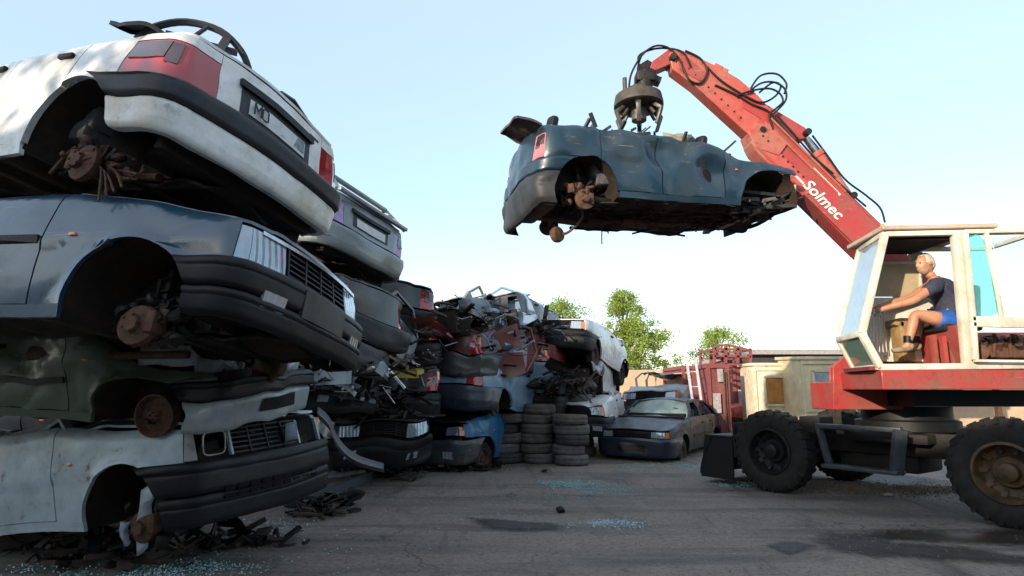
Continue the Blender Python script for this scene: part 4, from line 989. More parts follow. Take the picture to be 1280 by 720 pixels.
# hoses
m = CB()
def hose(pts, r=.014, dy=0.0): 
    P = [bp(x, y, dy + d) for x, y, d in pts]
    # Catmull-Rom
    out = []
    for i in range(len(P) - 1):
        p0, p1, p2, p3 = P[max(i - 1, 0)], P[i], P[i + 1], P[min(i + 2, len(P) - 1)]
        for k in range(6):
            t = k / 6; out.append(.5 * ((2 * p1) + (p2 - p0) * t + (2 * p0 - 5 * p1 + 4 * p2 - p3) * t * t + (3 * p1 - p0 - 3 * p2 + p3) * t ** 3))
    out.append(P[-1]); m.tube(out, r, 7)
for pts in ([(784, 118, -.15), (787, 98, -.15), (800, 75, -.14), (816, 63, -.14), (833, 65, -.14), (846, 80, -.17), (852, 96, -.17)],
            [(790, 116, -.1), (797, 90, -.1), (797, 74, -.1), (812, 66, -.1), (830, 64, -.1), (850, 72, -.18), (860, 90, -.18)],
            [(796, 112, -.05), (797, 84, -.05), (806, 66, -.05), (826, 62, -.05)],
            [(853, 70, -.18), (872, 80, -.18), (880, 96, -.18), (872, 110, -.18), (858, 106, -.18), (850, 90, -.18)],
            [(880, 90, -.18), (898, 108, -.19), (930, 128, -.19), (948, 134, -.19), (964, 126, -.2), (970, 114, -.2), (960, 110, -.2), (944, 122, -.19)],
            [(916, 126, -.19), (934, 120, -.2), (955, 118, -.22), (968, 124, -.22), (972, 134, -.22), (964, 142, -.2), (956, 150, -.2), (960, 168, -.22)],
            [(930, 122, -.19), (944, 112, -.22), (960, 110, -.22), (974, 118, -.22), (976, 132, -.2), (962, 148, -.2)],
            [(890, 112, -.17), (915, 124, -.18), (935, 136, -.18), (956, 146, -.2), (975, 168, -.2), (1000, 195, -.2), (1040, 232, -.19), (1075, 262, -.19)],
            [(965, 150, -.2), (985, 172, -.2), (1010, 200, -.19), (1035, 222, -.19)],
            [(1012, 172, -.1), (1030, 196, -.1), (1052, 226, -.1), (1078, 246, -.1), (1096, 262, -.1), (1102, 280, -.1)],
            [(1008, 166, .05), (1026, 186, .05), (1044, 214, .05), (1062, 240, .05)],
            [(935, 115, -.1), (948, 98, -.1), (968, 96, -.1), (980, 108, -.1), (976, 122, -.15)]):
    hose(pts)
m.part('hydraulic_hoses', WIRE, boom)
m = CB()
for (x, y) in ((895, 90), (902, 94), (870, 84), (858, 74), (934, 120)): m.box(bp(x, y - 2), (.12, .22, .06), (0, .5, 0), bev=.01); m.part('hose_clamp', ORANGEP, boom); m = CB()
m.tube([bp(950, 158, -.2), bp(1000, 207, -.2), bp(1040, 246, -.19)], .016, 6); m.tube([bp(958, 154, -.2), bp(1010, 205, -.2), bp(1050, 244, -.19)], .016, 6)
m.part('rigid_pipes', ORANGEP, boom)
# lettering on the boom side (slanted white capitals as painted in the photo)
def text_mesh(s, size, name, mt, origin, xdir, ydir, parent, off, shear=0.0, extr=.002, bold=0.0):
    cu = bpy.data.curves.new(name, 'FONT'); cu.body = s; cu.size = size; cu.extrude = extr; cu.offset = bold; cu.shear = shear; cu.resolution_u = 4
    to = bpy.data.objects.new('tmp', cu); COL.objects.link(to); dg = bpy.context.evaluated_depsgraph_get(); dg.update()
    me = bpy.data.meshes.new_from_object(to.evaluated_get(dg)); bpy.data.objects.remove(to)
    X = Vector(xdir).normalized(); Y = (Vector(ydir) - X * Vector(ydir).dot(X)).normalized(); Z = X.cross(Y)
    O = Vector(origin) - off
    for v in me.vertices: v.co = O + X * v.co.x + Y * v.co.y + Z * v.co.z
    me.name = name; me.materials.clear(); me.materials.append(mt); o = bpy.data.objects.new(name, me); COL.objects.link(o); o.parent = parent; return o
LET = plain('white_lettering', (.75, .74, .70), .5, var=.25, scale=20)
xd = bp(1060, 262, -.176) - bp(1006, 209, -.176); yd = bp(1016, 209, -.176) - bp(1006, 219, -.176)
lo = text_mesh('Solmec', .225, 'lettering', LET, bp(996, 236, -.197), xd, yd, boom, CEN, shear=.25, bold=.004)
m = CB(); 
def stripe(a, b, h): m.bar(bp(a[0], a[1], -.195), bp(b[0], b[1], -.195), .004, h, up=yd)
stripe((1010, 215), (1043, 248), .03); stripe((986, 222), (998, 234), .03)
stripe((1018, 258), (1020, 260), .01)
m.part('stripe', LET, boom)
# ------------------------------------------------------------------ the crane driver
SKIN = mat_new('sunned_skin'); _m, _nt, _b = SKIN; _b.inputs['Base Color'].default_value = (.46, .22, .13, 1); _b.inputs['Roughness'].default_value = .5; _b.inputs['Subsurface Weight'].default_value = .1; SKIN = _m
_nt = SKIN.node_tree; _co = tex_co(_nt); _n = nnoise(_nt, _co, 9, 6, .6); _nt.links.new(ramp(_nt, _n, [(.3, (.50, .25, .15)), (.7, (.34, .15, .085))]), [n for n in _nt.nodes if n.type == 'BSDF_PRINCIPLED'][0].inputs['Base Color'])
HAIR = plain('grey_hair', (.62, .56, .45), .8, var=.4, scale=40, bmp=.6)
SHIRT = plain('navy_striped_shirt', (.04, .045, .085), .85, var=.6, scale=30)
SHORTS = plain('blue_shorts', (.02, .10, .42), .7, var=.4, scale=12)
SHOE = plain('tan_boot', (.30, .22, .13), .8, var=.5, scale=14)
YP = 7.06
def skin_body(name, joints, edges, mat, parent, sub=2, root=0):
    me = bpy.data.meshes.new(name); me.from_pydata([j[0] for j in joints], edges, []); o = bpy.data.objects.new(name, me); COL.objects.link(o); o.parent = parent
    sk = o.modifiers.new('skin', 'SKIN'); sk.use_smooth_shade = True
    dat = me.skin_vertices[0].data
    for i, j in enumerate(joints):
        r = j[1]; dat[i].radius = (r, r) if not hasattr(r, '__len__') else r; dat[i].use_root = (i == root)
    sk.branch_smoothing = .6
    s = o.modifiers.new('sub', 'SUBSURF'); s.levels = sub; s.render_levels = sub
    me.materials.append(mat); return o
def W_(px, py, dy): return at(px, py, YP + dy) - PB
PB = at(1188, 408, YP)
man = thing('person', 'grey-haired man in dark shirt and blue shorts seated at the levers in the crane cab', 'person', PB)
J = []; E = []
def j(px, py, dy, r, par=None):
    J.append((W_(px, py, dy), r)); 
    if par is not None: E.append((par, len(J) - 1))
    return len(J) - 1
pel = j(1188, 399, 0, .15); ab = j(1188, 384, 0, .145, pel); ch_ = j(1180, 366, 0, .16, ab); up = j(1172, 354, 0, .12, ch_); nk = j(1165, 346, 0, .062, up); hd0 = j(1160, 340, 0, .062, nk)
hand_at = []
for s in (-1, 1):
    sh = j(1170 + (0 if s < 0 else -4), 355, s * .17, .072, up)
    if s < 0: el = j(1142, 376, s * .24, .048, sh); f1 = j(1122, 381, s * .20, .044, el); wr = j(1101, 387, s * .14, .030, f1); hn = j(1094, 389, s * .12, .036, wr)
    else: el = j(1140, 371, s * .22, .048, sh); f1 = j(1124, 376, s * .2, .044, el); wr = j(1104, 382, s * .16, .030, f1); hn = j(1097, 384, s * .15, .036, wr)
    hand_at.append((W_(1092 if s < 0 else 1095, 389 if s < 0 else 384, s * .12), s))
    hp = j(1182, 402, s * .10, .105, pel)
    kx, ky = (1143, 393) if s < 0 else (1150, 396)
    th = j((1182 + kx) / 2, (400 + ky) / 2, s * .13, .088, hp); kn = j(kx, ky, s * .14, .062, th); cf = j(kx - 3, ky + 16, s * .14, .058, kn); an = j(1134 if s < 0 else 1144, 432, s * .13, .036, cf); ft = j(1128 if s < 0 else 1138, 437, s * .13, .035, an)
body = skin_body('body', J, E, SKIN, man)
# head: ellipsoid with nose, chin, brow, ears, mouth
def head_mesh():
    bm = bmesh.new(); bmesh.ops.create_uvsphere(bm, u_segments=36, v_segments=26, radius=1.0)
    for v in bm.verts:
        x, y, z = v.co        # -x = face direction
        f = max(0, -x)
        X = x * .098; Y_ = y * .073; Z = z * .122
        if z < -.2: X += -.012 * f; Y_ *= 1 - .35 * (-z - .2); 
        if z < -.45: X -= .010 * (1 if x < 0 else -2.0)
        nose = math.exp(-((y / .20) ** 2) - ((z + .08) / .17) ** 2) * (x < 0) ; X -= .030 * nose * (1 - .6 * max(0, z + .05))
        brow = math.exp(-((z - .22) / .10) ** 2) * (x < -.5); X -= .007 * brow
        eye = math.exp(-(((abs(y) - .38) / .17) ** 2) - ((z - .08) / .10) ** 2) * (x < 0); X += .012 * eye
        lip = math.exp(-((y / .30) ** 2) - ((z + .42) / .05) ** 2) * (x < 0); X -= .006 * lip
        gap = math.exp(-((y / .28) ** 2) - ((z + .47) / .02) ** 2) * (x < 0); X += .005 * gap
        chin = math.exp(-((y / .3) ** 2) - ((z + .85) / .15) ** 2) * (x < 0); X -= .02 * chin
        v.co = (X, Y_, Z)
    me = bpy.data.meshes.new('head'); bm.to_mesh(me); bm.free()
    for p in me.polygons: p.use_smooth = True
    return me
HC = W_(1156, 330, 0)
hm = head_mesh(); hm.materials.append(SKIN); ho = bpy.data.objects.new('head', hm); COL.objects.link(ho); ho.parent = man; ho.location = HC; ho.rotation_euler = (0, radians(-4), radians(6))
m = MB()
for s in (-1, 1): m.lathe([(.001, .012), (.018, .012), (.026, .004), (.03, -.006), (.001, -.008)], (.012, s * .074, .0), (0.15, s, 0), 14)
m.build('ear', SKIN, ho)
m = MB()
for s in (-1, 1): m.lathe([(.001, .011), (.008, .008), (.011, 0), (.001, -.004)], (-.080, s * .027, .010), (-1, 0, 0), 12)
m.build('eyes', plain('dark_eye', (.03, .025, .02), .2), ho)
# hair: cap of noisy shell over back and top
bm = bmesh.new(); bmesh.ops.create_uvsphere(bm, u_segments=40, v_segments=30, radius=1.0)
for v in bm.verts:
    x, y, z = v.co; n = nz((x, y, z), 6, 3) * .05
    v.co = (x * .112 * (1 + n) + .008, y * .086 * (1 + n), z * .134 * (1 + n) + .004)
dele = [v for v in bm.verts if (v.co.x < -.045 and v.co.z < .085) or (v.co.z < -.055) or (v.co.x < .01 and v.co.z < .0)]
bmesh.ops.delete(bm, geom=dele, context='VERTS'); me = bpy.data.meshes.new('hair'); bm.to_mesh(me); bm.free()
for p in me.polygons: p.use_smooth = True
me.materials.append(HAIR); bd = bmesh.new(); bmesh.ops.create_uvsphere(bd, u_segments=30, v_segments=24, radius=1.0)
for v in bd.verts:
    x, y, z = v.co; n = nz((x, y, z), 8, 9) * .08; v.co = (x * .104 * (1 + n) - .014, y * .068 * (1 + n), z * .122 * (1 + n) - .008)
bmesh.ops.delete(bd, geom=[v for v in bd.verts if v.co.z > -.048 or v.co.x > -.005], context='VERTS'); mb_ = bpy.data.meshes.new('beard'); bd.to_mesh(mb_); bd.free(); mb_.materials.append(HAIR)
for p in mb_.polygons: p.use_smooth = True
mb_.materials[0] = plain('stubble', (.42, .27, .19), .8, var=.3, scale=60)
bo_ = bpy.data.objects.new('beard', mb_); COL.objects.link(bo_); bo_.parent = ho
eb = MB()
for s in (-1, 1): eb.tube([(-.092, s * .012, .040), (-.090, s * .030, .046), (-.078, s * .046, .040)], .006, 5)
eb.build('eyebrows', HAIR, ho)
hr = bpy.data.objects.new('hair', me); COL.objects.link(hr); hr.parent = ho
# shirt: torso and short sleeves
J = []; E = []
pel = j(1189, 398, 0, (.172, .150)); ab = j(1189, 384, 0, .170, pel); ch_ = j(1181, 366, 0, .182, ab); up = j(1173, 355, 0, .135, ch_); nk = j(1167, 348, 0, .075, up)
for s in (-1, 1): sh = j(1170 + (0 if s < 0 else -4), 356, s * .175, .088, up); el = j(1155, 367, s * .215, .075, sh); 
so_ = skin_body('shirt', J, E, SHIRT, man)
tx_ = bpy.data.textures.new('folds', 'CLOUDS'); tx_.noise_scale = .09; dm_ = so_.modifiers.new('folds', 'DISPLACE'); dm_.texture = tx_; dm_.strength = .045; dm_.mid_level = .5; dm_.texture_coords = 'LOCAL'
J = []; E = []
pel = j(1188, 401, 0, .165)
for s in (-1, 1): hp = j(1182, 402, s * .11, .118, pel); th = j(1166, 398, s * .13, .108, hp)
so_ = skin_body('shorts', J, E, SHORTS, man)
dm_ = so_.modifiers.new('folds', 'DISPLACE'); dm_.texture = tx_; dm_.strength = .04; dm_.mid_level = .5; dm_.texture_coords = 'LOCAL'
for s in (-1, 1):
    ax_, ay_ = (1134, 432) if s < 0 else (1144, 432); A = W_(ax_, ay_, s * .13)
    m = MB(); bm = bmesh.new()
    pts = [(A + Vector((.045, 0, .035)), .045), (A + Vector((.04, 0, -.025)), .05), (A + Vector((-.05, 0, -.045)), .046), (A + Vector((-.14, 0, -.055)), .045), (A + Vector((-.19, 0, -.055)), .035)]
    so = skin_body('shoe', [(p, (r * .95, r * .8)) for p, r in pts], [(0, 1), (1, 2), (2, 3), (3, 4)], SHOE, man)
    m = MB(); m.tube([A + Vector((.02, 0, .11)), A + Vector((.01, 0, .03))], [.046, .044], 14); m.build('sock', BLACKP, man)
# hands: palm and five curled fingers round a lever knob
for (H, s) in hand_at:
    J2 = [(H + Vector((.03, 0, .004)), .026), (H, .030), (H + Vector((-.025, 0, -.006)), .030)]; E2 = [(0, 1), (1, 2)]
    ho_ = skin_body('hand', [(p, (r, r * .6)) for p, r in J2], E2, SKIN, man, 1)
    for k in range(4):
        y = -.03 + .02 * k; ln = (.030, .036, .034, .026)[k]
        b = H + Vector((-.028, y * .95, -.002)); c1 = b + Vector((-ln * .9, 0, -.012)); c2 = c1 + Vector((-ln * .15, 0, -ln * .8)); c3 = c2 + Vector((ln * .5, 0, -ln * .4))
        skin_body('finger', [(b, .0095), (c1, .009), (c2, .0085), (c3, .0075)], [(0, 1), (1, 2), (2, 3)], SKIN, ho_, 1)
    b = H + Vector((.005, s * -.028, -.005)); skin_body('thumb', [(b, .011), (b + Vector((-.02, s * -.02, -.015)), .010), (b + Vector((-.045, s * -.012, -.03)), .009)], [(0, 1), (1, 2)], SKIN, ho_, 1)
# ------------------------------------------------------------------ stacks further back
SILV = paint('silver_grey_paint', (.20, .24, .26), .3, .4, .2, metal=.2)
DGREY = paint('dark_grey_paint', (.035, .04, .047), .32, .45, .2)
DBLUE = paint('dark_navy_paint', (.010, .018, .035), .25, .35, .1, dust=(.05, .05, .05))
RED = paint('dull_red_paint', (.16, .018, .02), .32, .5, .3)
LBLUE = paint('light_blue_paint', (.20, .32, .45), .3, .4, .3)
SKYB = paint('bright_blue_paint', (.02, .16, .34), .28, .4, .2)
BLACKC = paint('black_car_paint', (.012, .013, .016), .3, .5, .2, dust=(.05, .045, .04))
PINK = paint('faded_pinkish_paint', (.38, .30, .40), .4, .5, .3)
YEL = paint('yellow_paint', (.50, .36, .03), .4, .5, .3)
MAR = paint('maroon_paint', (.08, .012, .016), .32, .5, .3)
# what is left of hoods varies; low cell counts are enough at this distance
g2 = CarGeo(L=4.0, W=1.62, rc=.22); g3 = CarGeo(L=3.7, W=1.56, rc=.26, R=.33, xr=-1.1, xf=1.12); g4 = CarGeo(L=4.3, W=1.68, rc=.24, xr=-1.28, xf=1.35)
def yaw_end(px, py, Y, yaw, end, g, sgn=1):
    """location so that the middle of the car's front (+1) or rear (-1) face, .4 m up, is at pixel (px, py)"""
    P = at(px, py, Y); f = Vector((cos(yaw), sin(yaw), 0)); c = P - f * (end * g.L / 2); return (c.x, c.y, P.z - .4)
def stackcar(label, px, py, Y, yaw, end, mat, g=g2, seed=1, roll=0, pitch=0, **k):
    yw = D(yaw); kw = dict(cell=.11, fine=True, cabin='crushed', cabin_h=.10, group=STK, seats=False); kw.update(k)
    rd = random.Random(seed * 17 + 3)
    if kw.pop('bash', True):
        dd = []
        for i in range(9):
            sx = end if i % 3 < 2 else rd.choice((-1, 1)); c = Vector((sx * rd.uniform(1.2, 2.1), rd.uniform(-.85, .85), rd.uniform(.1, .85)))
            dd.append((c, rd.uniform(.22, .5), Vector((-sx * rd.uniform(.03, .11), -c.y * rd.uniform(.02, .14), rd.uniform(-.10, .03)))))
        kw['dents'] = dd; kw.setdefault('amp', .045)
    return car('wrecked_car', label, yaw_end(px, py, Y, yw, end, g), (D(roll), D(pitch), yw), mat, g, seed, **kw)
# second stack, behind the nearest one
C2 = stackcar('silver car with empty rear window frame, topmost of the second stack', 455, 283, 7.7, 152, -1, SILV, g1, 21, 9, -6, bash=False, cabin='none', trunk=True, plate={}, tail_mat=plain('pale_violet_lens', (.45, .30, .50), .3), rear_b=[(.10, .40, SILV, .05)])
m = MB()
for a, b in (((-1.95, -.70, .86), (-1.62, -.58, 1.14)), ((-1.62, -.58, 1.14), (-1.62, .58, 1.14)), ((-1.62, .58, 1.14), (-1.95, .70, .86)), ((-1.62, -.58, 1.14), (-.9, -.60, 1.12)), ((-1.62, .58, 1.14), (-.9, .60, 1.12)), ((-1.98, -.7, .87), (-1.98, .7, .87))): m.bar(a, b, .07, .05, bev=.01)
m.build('rear_window_frame', SILV, C2)
stackcar('dark grey car with broad grey rear bumper, second from top in the second stack', 462, 385, 7.9, 150, -1, DGREY, g1, 22, 8, -5, rear_b=[(.10, .42, GREYP, .05)], cabin_h=.06)
stackcar('pale silver car with headlight, middle of the second stack', 440, 420, 7.6, -22, 1, PALE, g1, 23, -8, 2, cabin_h=.05, front_b=[(.02, .40, GREYP, .04)])
stackcar('dark car with white corner, fourth from top in the second stack', 430, 478, 7.9, -24, 1, DGREY, g1, 24, -2, 0, cabin_h=.05, hood=False, lights=None)
stackcar('black car with two clear lamps, bottom of the second stack', 480, 547, 9.3, -62, 1, BLACKC, g1, 25, 0, 0, cabin_h=.05, ind_mat=CLEAR)
stackcar('dark car with yellow bonnet and red tail lights, second stack right side', 500, 488, 9.6, 118, -1, DGREY, g2, 26, 0, 0, cabin_h=.02, cabin_mat=YEL)
# bent hood of a few
BH = lambda k: (lambda P: P + Vector((0, 0, k * max(0, P.x - .8) * (.9 + nz(P, 2, k * 9)) + .06 * nz(P, 3, 7 * k))))
# third group: cars end-on towards the yard
stackcar('bright blue car with one headlight, on the ground by the tyres', 535, 548, 10.9, -117, 1, SKYB, g3, 31, 0, 0, wheels=(1, 1, 0, 0), hood_mat=DBLUE, hood_warp=BH(.05), miss=(('headlight', -1),), cabin_h=.02, front_b=[(.02, .38, DGREY, .04)])
stackcar('light blue car with dark tail, lying on the bright blue car', 552, 492, 10.7, 66, -1, LBLUE, g4, 32, -2, 3, cabin_h=.03, rear_b=[(.02, .42, DBLUE, .04)], door_mats={(True, -1): LBLUE})
stackcar('maroon car with red tail lights and pinkish side, third up beside the bright blue car', 555, 436, 10.8, 62, -1, MAR, g2, 33, 2, -2, cabin_h=.03, rear_b=[(.0, .42, DGREY, .04)], door_mats={(False, -1): PINK, (True, -1): RED})
stackcar('black wreck with bare engine, topmost left of the middle heap', 530, 398, 10.4, -112, 1, BLACKC, g3, 34, 6, 0, hood=False, lights=None, grille=False, front_b=[], cabin_h=.12, cabin_mat=SILV)
stackcar('dark wreck with upturned bonnet, topmost right of the middle heap', 612, 404, 11.8, 70, -1, DGREY, g3, 35, -8, 4, cabin_h=.12, cabin_mat=LBLUE, rear_b=[], tails=False)
stackcar('red car with crumpled wing, second row of the middle heap', 645, 452, 12.4, 74, -1, RED, g3, 36, 4, 0, cabin_h=.05, rear_b=[(0, .4, LBLUE, .03)])
stackcar('blue-black car under the red crumpled one in the middle heap', 655, 495, 12.6, 70, -1, DBLUE, g3, 37, 0, 0, cabin_h=.05)
stackcar('black roofless wreck wedged between the second stack and the middle heap', 492, 385, 9.4, 118, -1, BLACKC, g3, 38, 4, 0, cabin_h=.08, tail_mat=RED_LENS)
stackcar('dark blue wreck under the black one between second stack and middle heap', 500, 428, 9.8, 112, -1, DBLUE, g3, 39, -3, 0, cabin_h=.05)
stackcar('grey wreck added to block the bright gap at the far left behind the olive green car', 210, 532, 8.6, 6, 1, DGREY, g2, 40, 0, 0, cabin_h=.3)  # this wreck and the next are added to hide the sunlit wall
stackcar('dark wreck added to block the bright gap at the far left above the grey one', 215, 478, 8.7, 4, 1, BLACKC, g2, 45, 0, 0, cabin_h=.3)
# right part of the heap
stackcar('white car with orange indicator tilted on top of the right heap', 690, 430, 12.8, -115, 1, WHITE, g3, 41, 0, -9, bash=False, amp=.02, wheels=(1, 1, 1, 1), front_b=[(0, .40, BLACKP, .05)], cabin_h=.05)
stackcar('stripped black car with bare engine under the tilted white car', 700, 472, 12.9, -108, 1, BLACKC, g3, 42, 0, -3, hood=False, lights=None, grille=False, front_b=[], door_mats={(True, 1): WHITE, (False, 1): WHITE})
stackcar('white-bonneted car behind the tyre stacks', 716, 520, 12.8, -106, 1, WHITE, g3, 43, 0, 0, cabin_h=.05)
stackcar('silver estate wreck without glass behind the navy saloon', 812, 505, 16.2, -118, 1, PALE, g4, 44, 0, -3, cabin='crushed', cabin_h=.40, seats=False, wheels=(1, 1, 1, 1))
gE = CarGeo(L=4.45, W=1.68, rc=.34, R=.33, xr=-1.30, xf=1.38, bow=.04, top=[(-2.2, .68), (-1.6, .70), (-.9, .70), (.75, .68), (1.3, .63), (2.2, .47)])
p_ = at(790, 548, 12.3); yw = D(-121)
EC = car('saloon_car', 'dusty navy car with dull windscreen parked low on the ground beside the tyre stacks', (p_.x - cos(yw) * 2.2, p_.y - sin(yw) * 2.2, .12), (0, 0, yw), paint('dusty_navy', (.006, .010, .024), .35, .5, .1, dust=(.02, .02, .024), coat=.25), gE, 51, cell=.08, cabin='intact', cabin_h=.36, cat='car', zb=.33,
    front_b=[(-.04, .33, DBLUE, .02)], wheels=(1, 1, 1, 1), rub=.30, amp=.012, miss=('fog',))
# long strip of loose scrap between and under the cars
def scrap(name, label, c, size, n, seed, mats, ln=(.1, .6)):
    rnd = random.Random(seed); first = None
    t = thing(name, label, 'scrap', c); t['kind'] = 'stuff'
    for mi, mt in enumerate(mats):
        m = MB()
        for i in range(n // len(mats)):
            a = Vector((rnd.gauss(0, .42) * size[0], rnd.gauss(0, .42) * size[1], rnd.random() ** 1.4 * size[2])); L_ = rnd.uniform(*ln)
            d = Vector((rnd.uniform(-1, 1), rnd.uniform(-1, 1), rnd.uniform(-.5, .5) if a.z > .1 else rnd.uniform(-.05, .15))).normalized() * L_
            k = rnd.random()
            if k < .40: m.bar(a, a + d, rnd.uniform(.02, .10), rnd.uniform(.005, .05))
            elif k < .8: m.tube([a, a + d * .5 + Vector((0, 0, rnd.uniform(-.08, .1))), a + d], rnd.uniform(.006, .025), 5)
            else:
                e = Vector((rnd.uniform(-1, 1), rnd.uniform(-1, 1), rnd.uniform(-.6, .8) * min(1, a.z * 4 + .2))).normalized() * L_ * .5
                r_ = [[a + d * (u / 3) + e * (v / 3) + Vector((nz((u, v, i), .7, seed), nz((u, v, i), .7, seed + 3), abs(nz((u, v, i), .7, seed + 6)))) * .10 for v in range(4)] for u in range(4)]
                vs = [p for r in r_ for p in r]; m.add(vs, [(u * 4 + v, u * 4 + v + 1, u * 4 + v + 5, u * 4 + v + 4) for u in range(3) for v in range(3)])
        m.v = [(x, y, max(z, .01 - c[2])) for x, y, z in m.v]
        m.build('scrap_pieces', mt, t, 25)
    return t
LSC = plain('pale_scrap', (.28, .29, .30), .5, var=.7); BSC = plain('brown_scrap', (.07, .04, .03), .8, var=.6)
def P3(px, py, Y): return tuple(at(px, py, Y))
for i, (px, py, Y, sz, n, mats, lab) in enumerate((
    (545, 400, 10.9, (1.0, .7, .5), 150, (IRON, STEEL, BSC, BLACKP), 'tangle of engine parts and pipes on the middle heap'),
    (610, 425, 11.0, (.9, .5, .5), 60, (RED, LBLUE, IRON, DGREY), 'torn red and blue sheet metal hanging in the middle heap'),
    (500, 440, 9.5, (.5, .5, .8), 90, (RED, WHITE, IRON, BLACKP, DGREY), 'torn sheets and pipes in the gap left of the middle heap'),
    (600, 390, 11.3, (.8, .5, .5), 50, (SILV, LBLUE, DGREY), 'pale bent sheets sticking up on the middle heap'),
    (440, 470, 7.9, (.5, .5, .6), 90, (IRON, SILV, BLACKP, WHITE), 'torn wing pieces beside the white panel'),
    (640, 415, 12.2, (.8, .6, .5), 110, (IRON, DGREY, BLACKP), 'tangle of dark parts right of the middle heap top'),
    (705, 478, 12.1, (.5, .5, .45), 110, (IRON, BSC, IRON, BLACKP), 'engine bits and pipes below the tilted white car'),
    (545, 465, 11.1, (1.2, .8, .3), 90, (IRON, BLACKP), 'dark bits squeezed between the middle heap cars'),
    (470, 500, 9.4, (.8, .8, .5), 110, (IRON, DGREY, BLACKP, BSC), 'broken parts in front of the second stack'),
    (380, 470, 7.2, (.45, .5, .35), 70, (IRON, STEEL, BLACKP), 'broken nose parts beside the olive green car'))):
    c = P3(px, py, Y); scrap('scrap_tangle', lab, (c[0], c[1], c[2] - sz[2] * .5), sz, n, 60 + i, mats)
gp_ = [atz(560, 588, 0), atz(470, 596, 0), atz(400, 640, 0), atz(300, 680, 0), atz(120, 700, 0)]
for i, (c, sz, n, lab) in enumerate(((gp_[0], (1.1, .25, .08), 150, 'litter of flat scrap along the foot of the blue cars'), (gp_[1], (.7, .5, .14), 110, 'litter of scrap in front of the second stack'),
    (gp_[2], (.35, .5, .14), 80, 'litter of torn metal beside the white bumper'), (gp_[3], (.5, .3, .08), 50, 'dark litter under the lowest car bumper'), (gp_[4], (.8, .35, .20), 75, 'dark litter and broken parts under the lowest car'))):
    scrap('scrap_litter', lab, (c.x, c.y, 0), sz, n, 80 + i, (BSC, IRON, BLACKP), (.05, .35))
# pale boot panel, curved strip, long sill beams
t = thing('bent_metal_sheet', 'white bent panel with a black slash standing beside the nearest stack', 'panel', P3(415, 482, 7.0))
m = panel([(-.24, 0), (.22, .02), (.22, .30), (.14, .36), (-.22, .31)], lambda a, b, d: Vector((a, .05 * a + .03 * nz((a, b, 0), 4, 1) + d, b)), .06, .02); m.build('sheet', paint('panel_white', (.55, .60, .62), .35, .3, .2), t)
m = MB(); m.bar((-.15, -.04, .12), (-.02, -.04, .28), .004, .02, up=(0, 1, 0)); m.bar((-.16, -.04, .14), (-.13, -.04, .12), .004, .02, up=(0, 1, 0)); m.bar((.18, -.03, .14), (.18, -.03, .20), .004, .02, up=(0, 1, 0)); m.build('slash_mark', BLACKP, t)
t = thing('curved_strip', 'long curved dark metal strip leaning down from the second stack to the ground', 'metal strip', P3(400, 520, 6.9))
pts = catmull([Vector(P3(x, y, Y)) - t.location for x, y, Y in ((398, 516, 6.9), (412, 530, 7.0), (424, 556, 7.1), (446, 575, 7.3), (480, 585, 7.8))], 5)
m = MB(); W0 = .16
vs = []
for i, p in enumerate(pts): k = 1 - .4 * abs(i / len(pts) - .3); vs += [p + Vector((.0, -.02, W0 * .5 * k)), p + Vector((.02, -.10, 0)), p - Vector((0, -.02, W0 * .5 * k))]
m.add(vs, [(3 * i + j, 3 * i + j + 1, 3 * i + j + 4, 3 * i + j + 3) for i in range(len(pts) - 1) for j in (0, 1)])
o = m.build('strip', paint('scuffed_strip', (.10, .11, .13), .4, .6, .5), t); s = o.modifiers.new('th', 'SOLIDIFY'); s.thickness = .006
def beam(lab, a, b, w_, h, mt):
    a = Vector(a); b = Vector(b); t = thing('sill_beam', lab, 'metal beam', (a + b) / 2); d = (b - a); m = MB(); q = d.normalized(); n = Vector((-q.y, q.x, 0)); L_ = d.length
    prof = [(-w_ / 2, 0), (-w_ / 2, h), (-w_ * .2, h * 1.05), (w_ * .1, h * .6), (w_ / 2, h * .5), (w_ / 2, 0)]
    k = 14; vs = []
    for i in range(k + 1):
        s_ = -L_ / 2 + L_ * i / k
        for u, v in prof: p = q * s_ + n * u + Vector((0, 0, v)); vs.append(p + Vector((nz(p, 3, 2), nz(p, 3, 6), .4 * nz(p, 3, 9))) * .03)
    n_ = len(prof); m.add(vs, [(i * n_ + j, i * n_ + (j + 1) % n_, (i + 1) * n_ + (j + 1) % n_, (i + 1) * n_ + j) for i in range(k) for j in range(n_)] + [tuple(range(n_)), tuple(k * n_ + j for j in range(n_ - 1, -1, -1))]); m.build('beam', mt, t)
beam('grey car sill torn off and lying beside the white car bumper', atz(372, 636, 0), atz(466, 596, 0), .26, .14, paint('sill_grey', (.05, .06, .075), .4, .6, .6, dust=(.06, .06, .06)))
beam('flat dark metal length lying across the torn sill', tuple(atz(392, 598, .12)), tuple(atz(450, 590, .14)), .3, .05, LSC)

# ------------------------------------------------------------------ tyre stacks
TP = tyre_mb(.305, .185, .19, n=30)
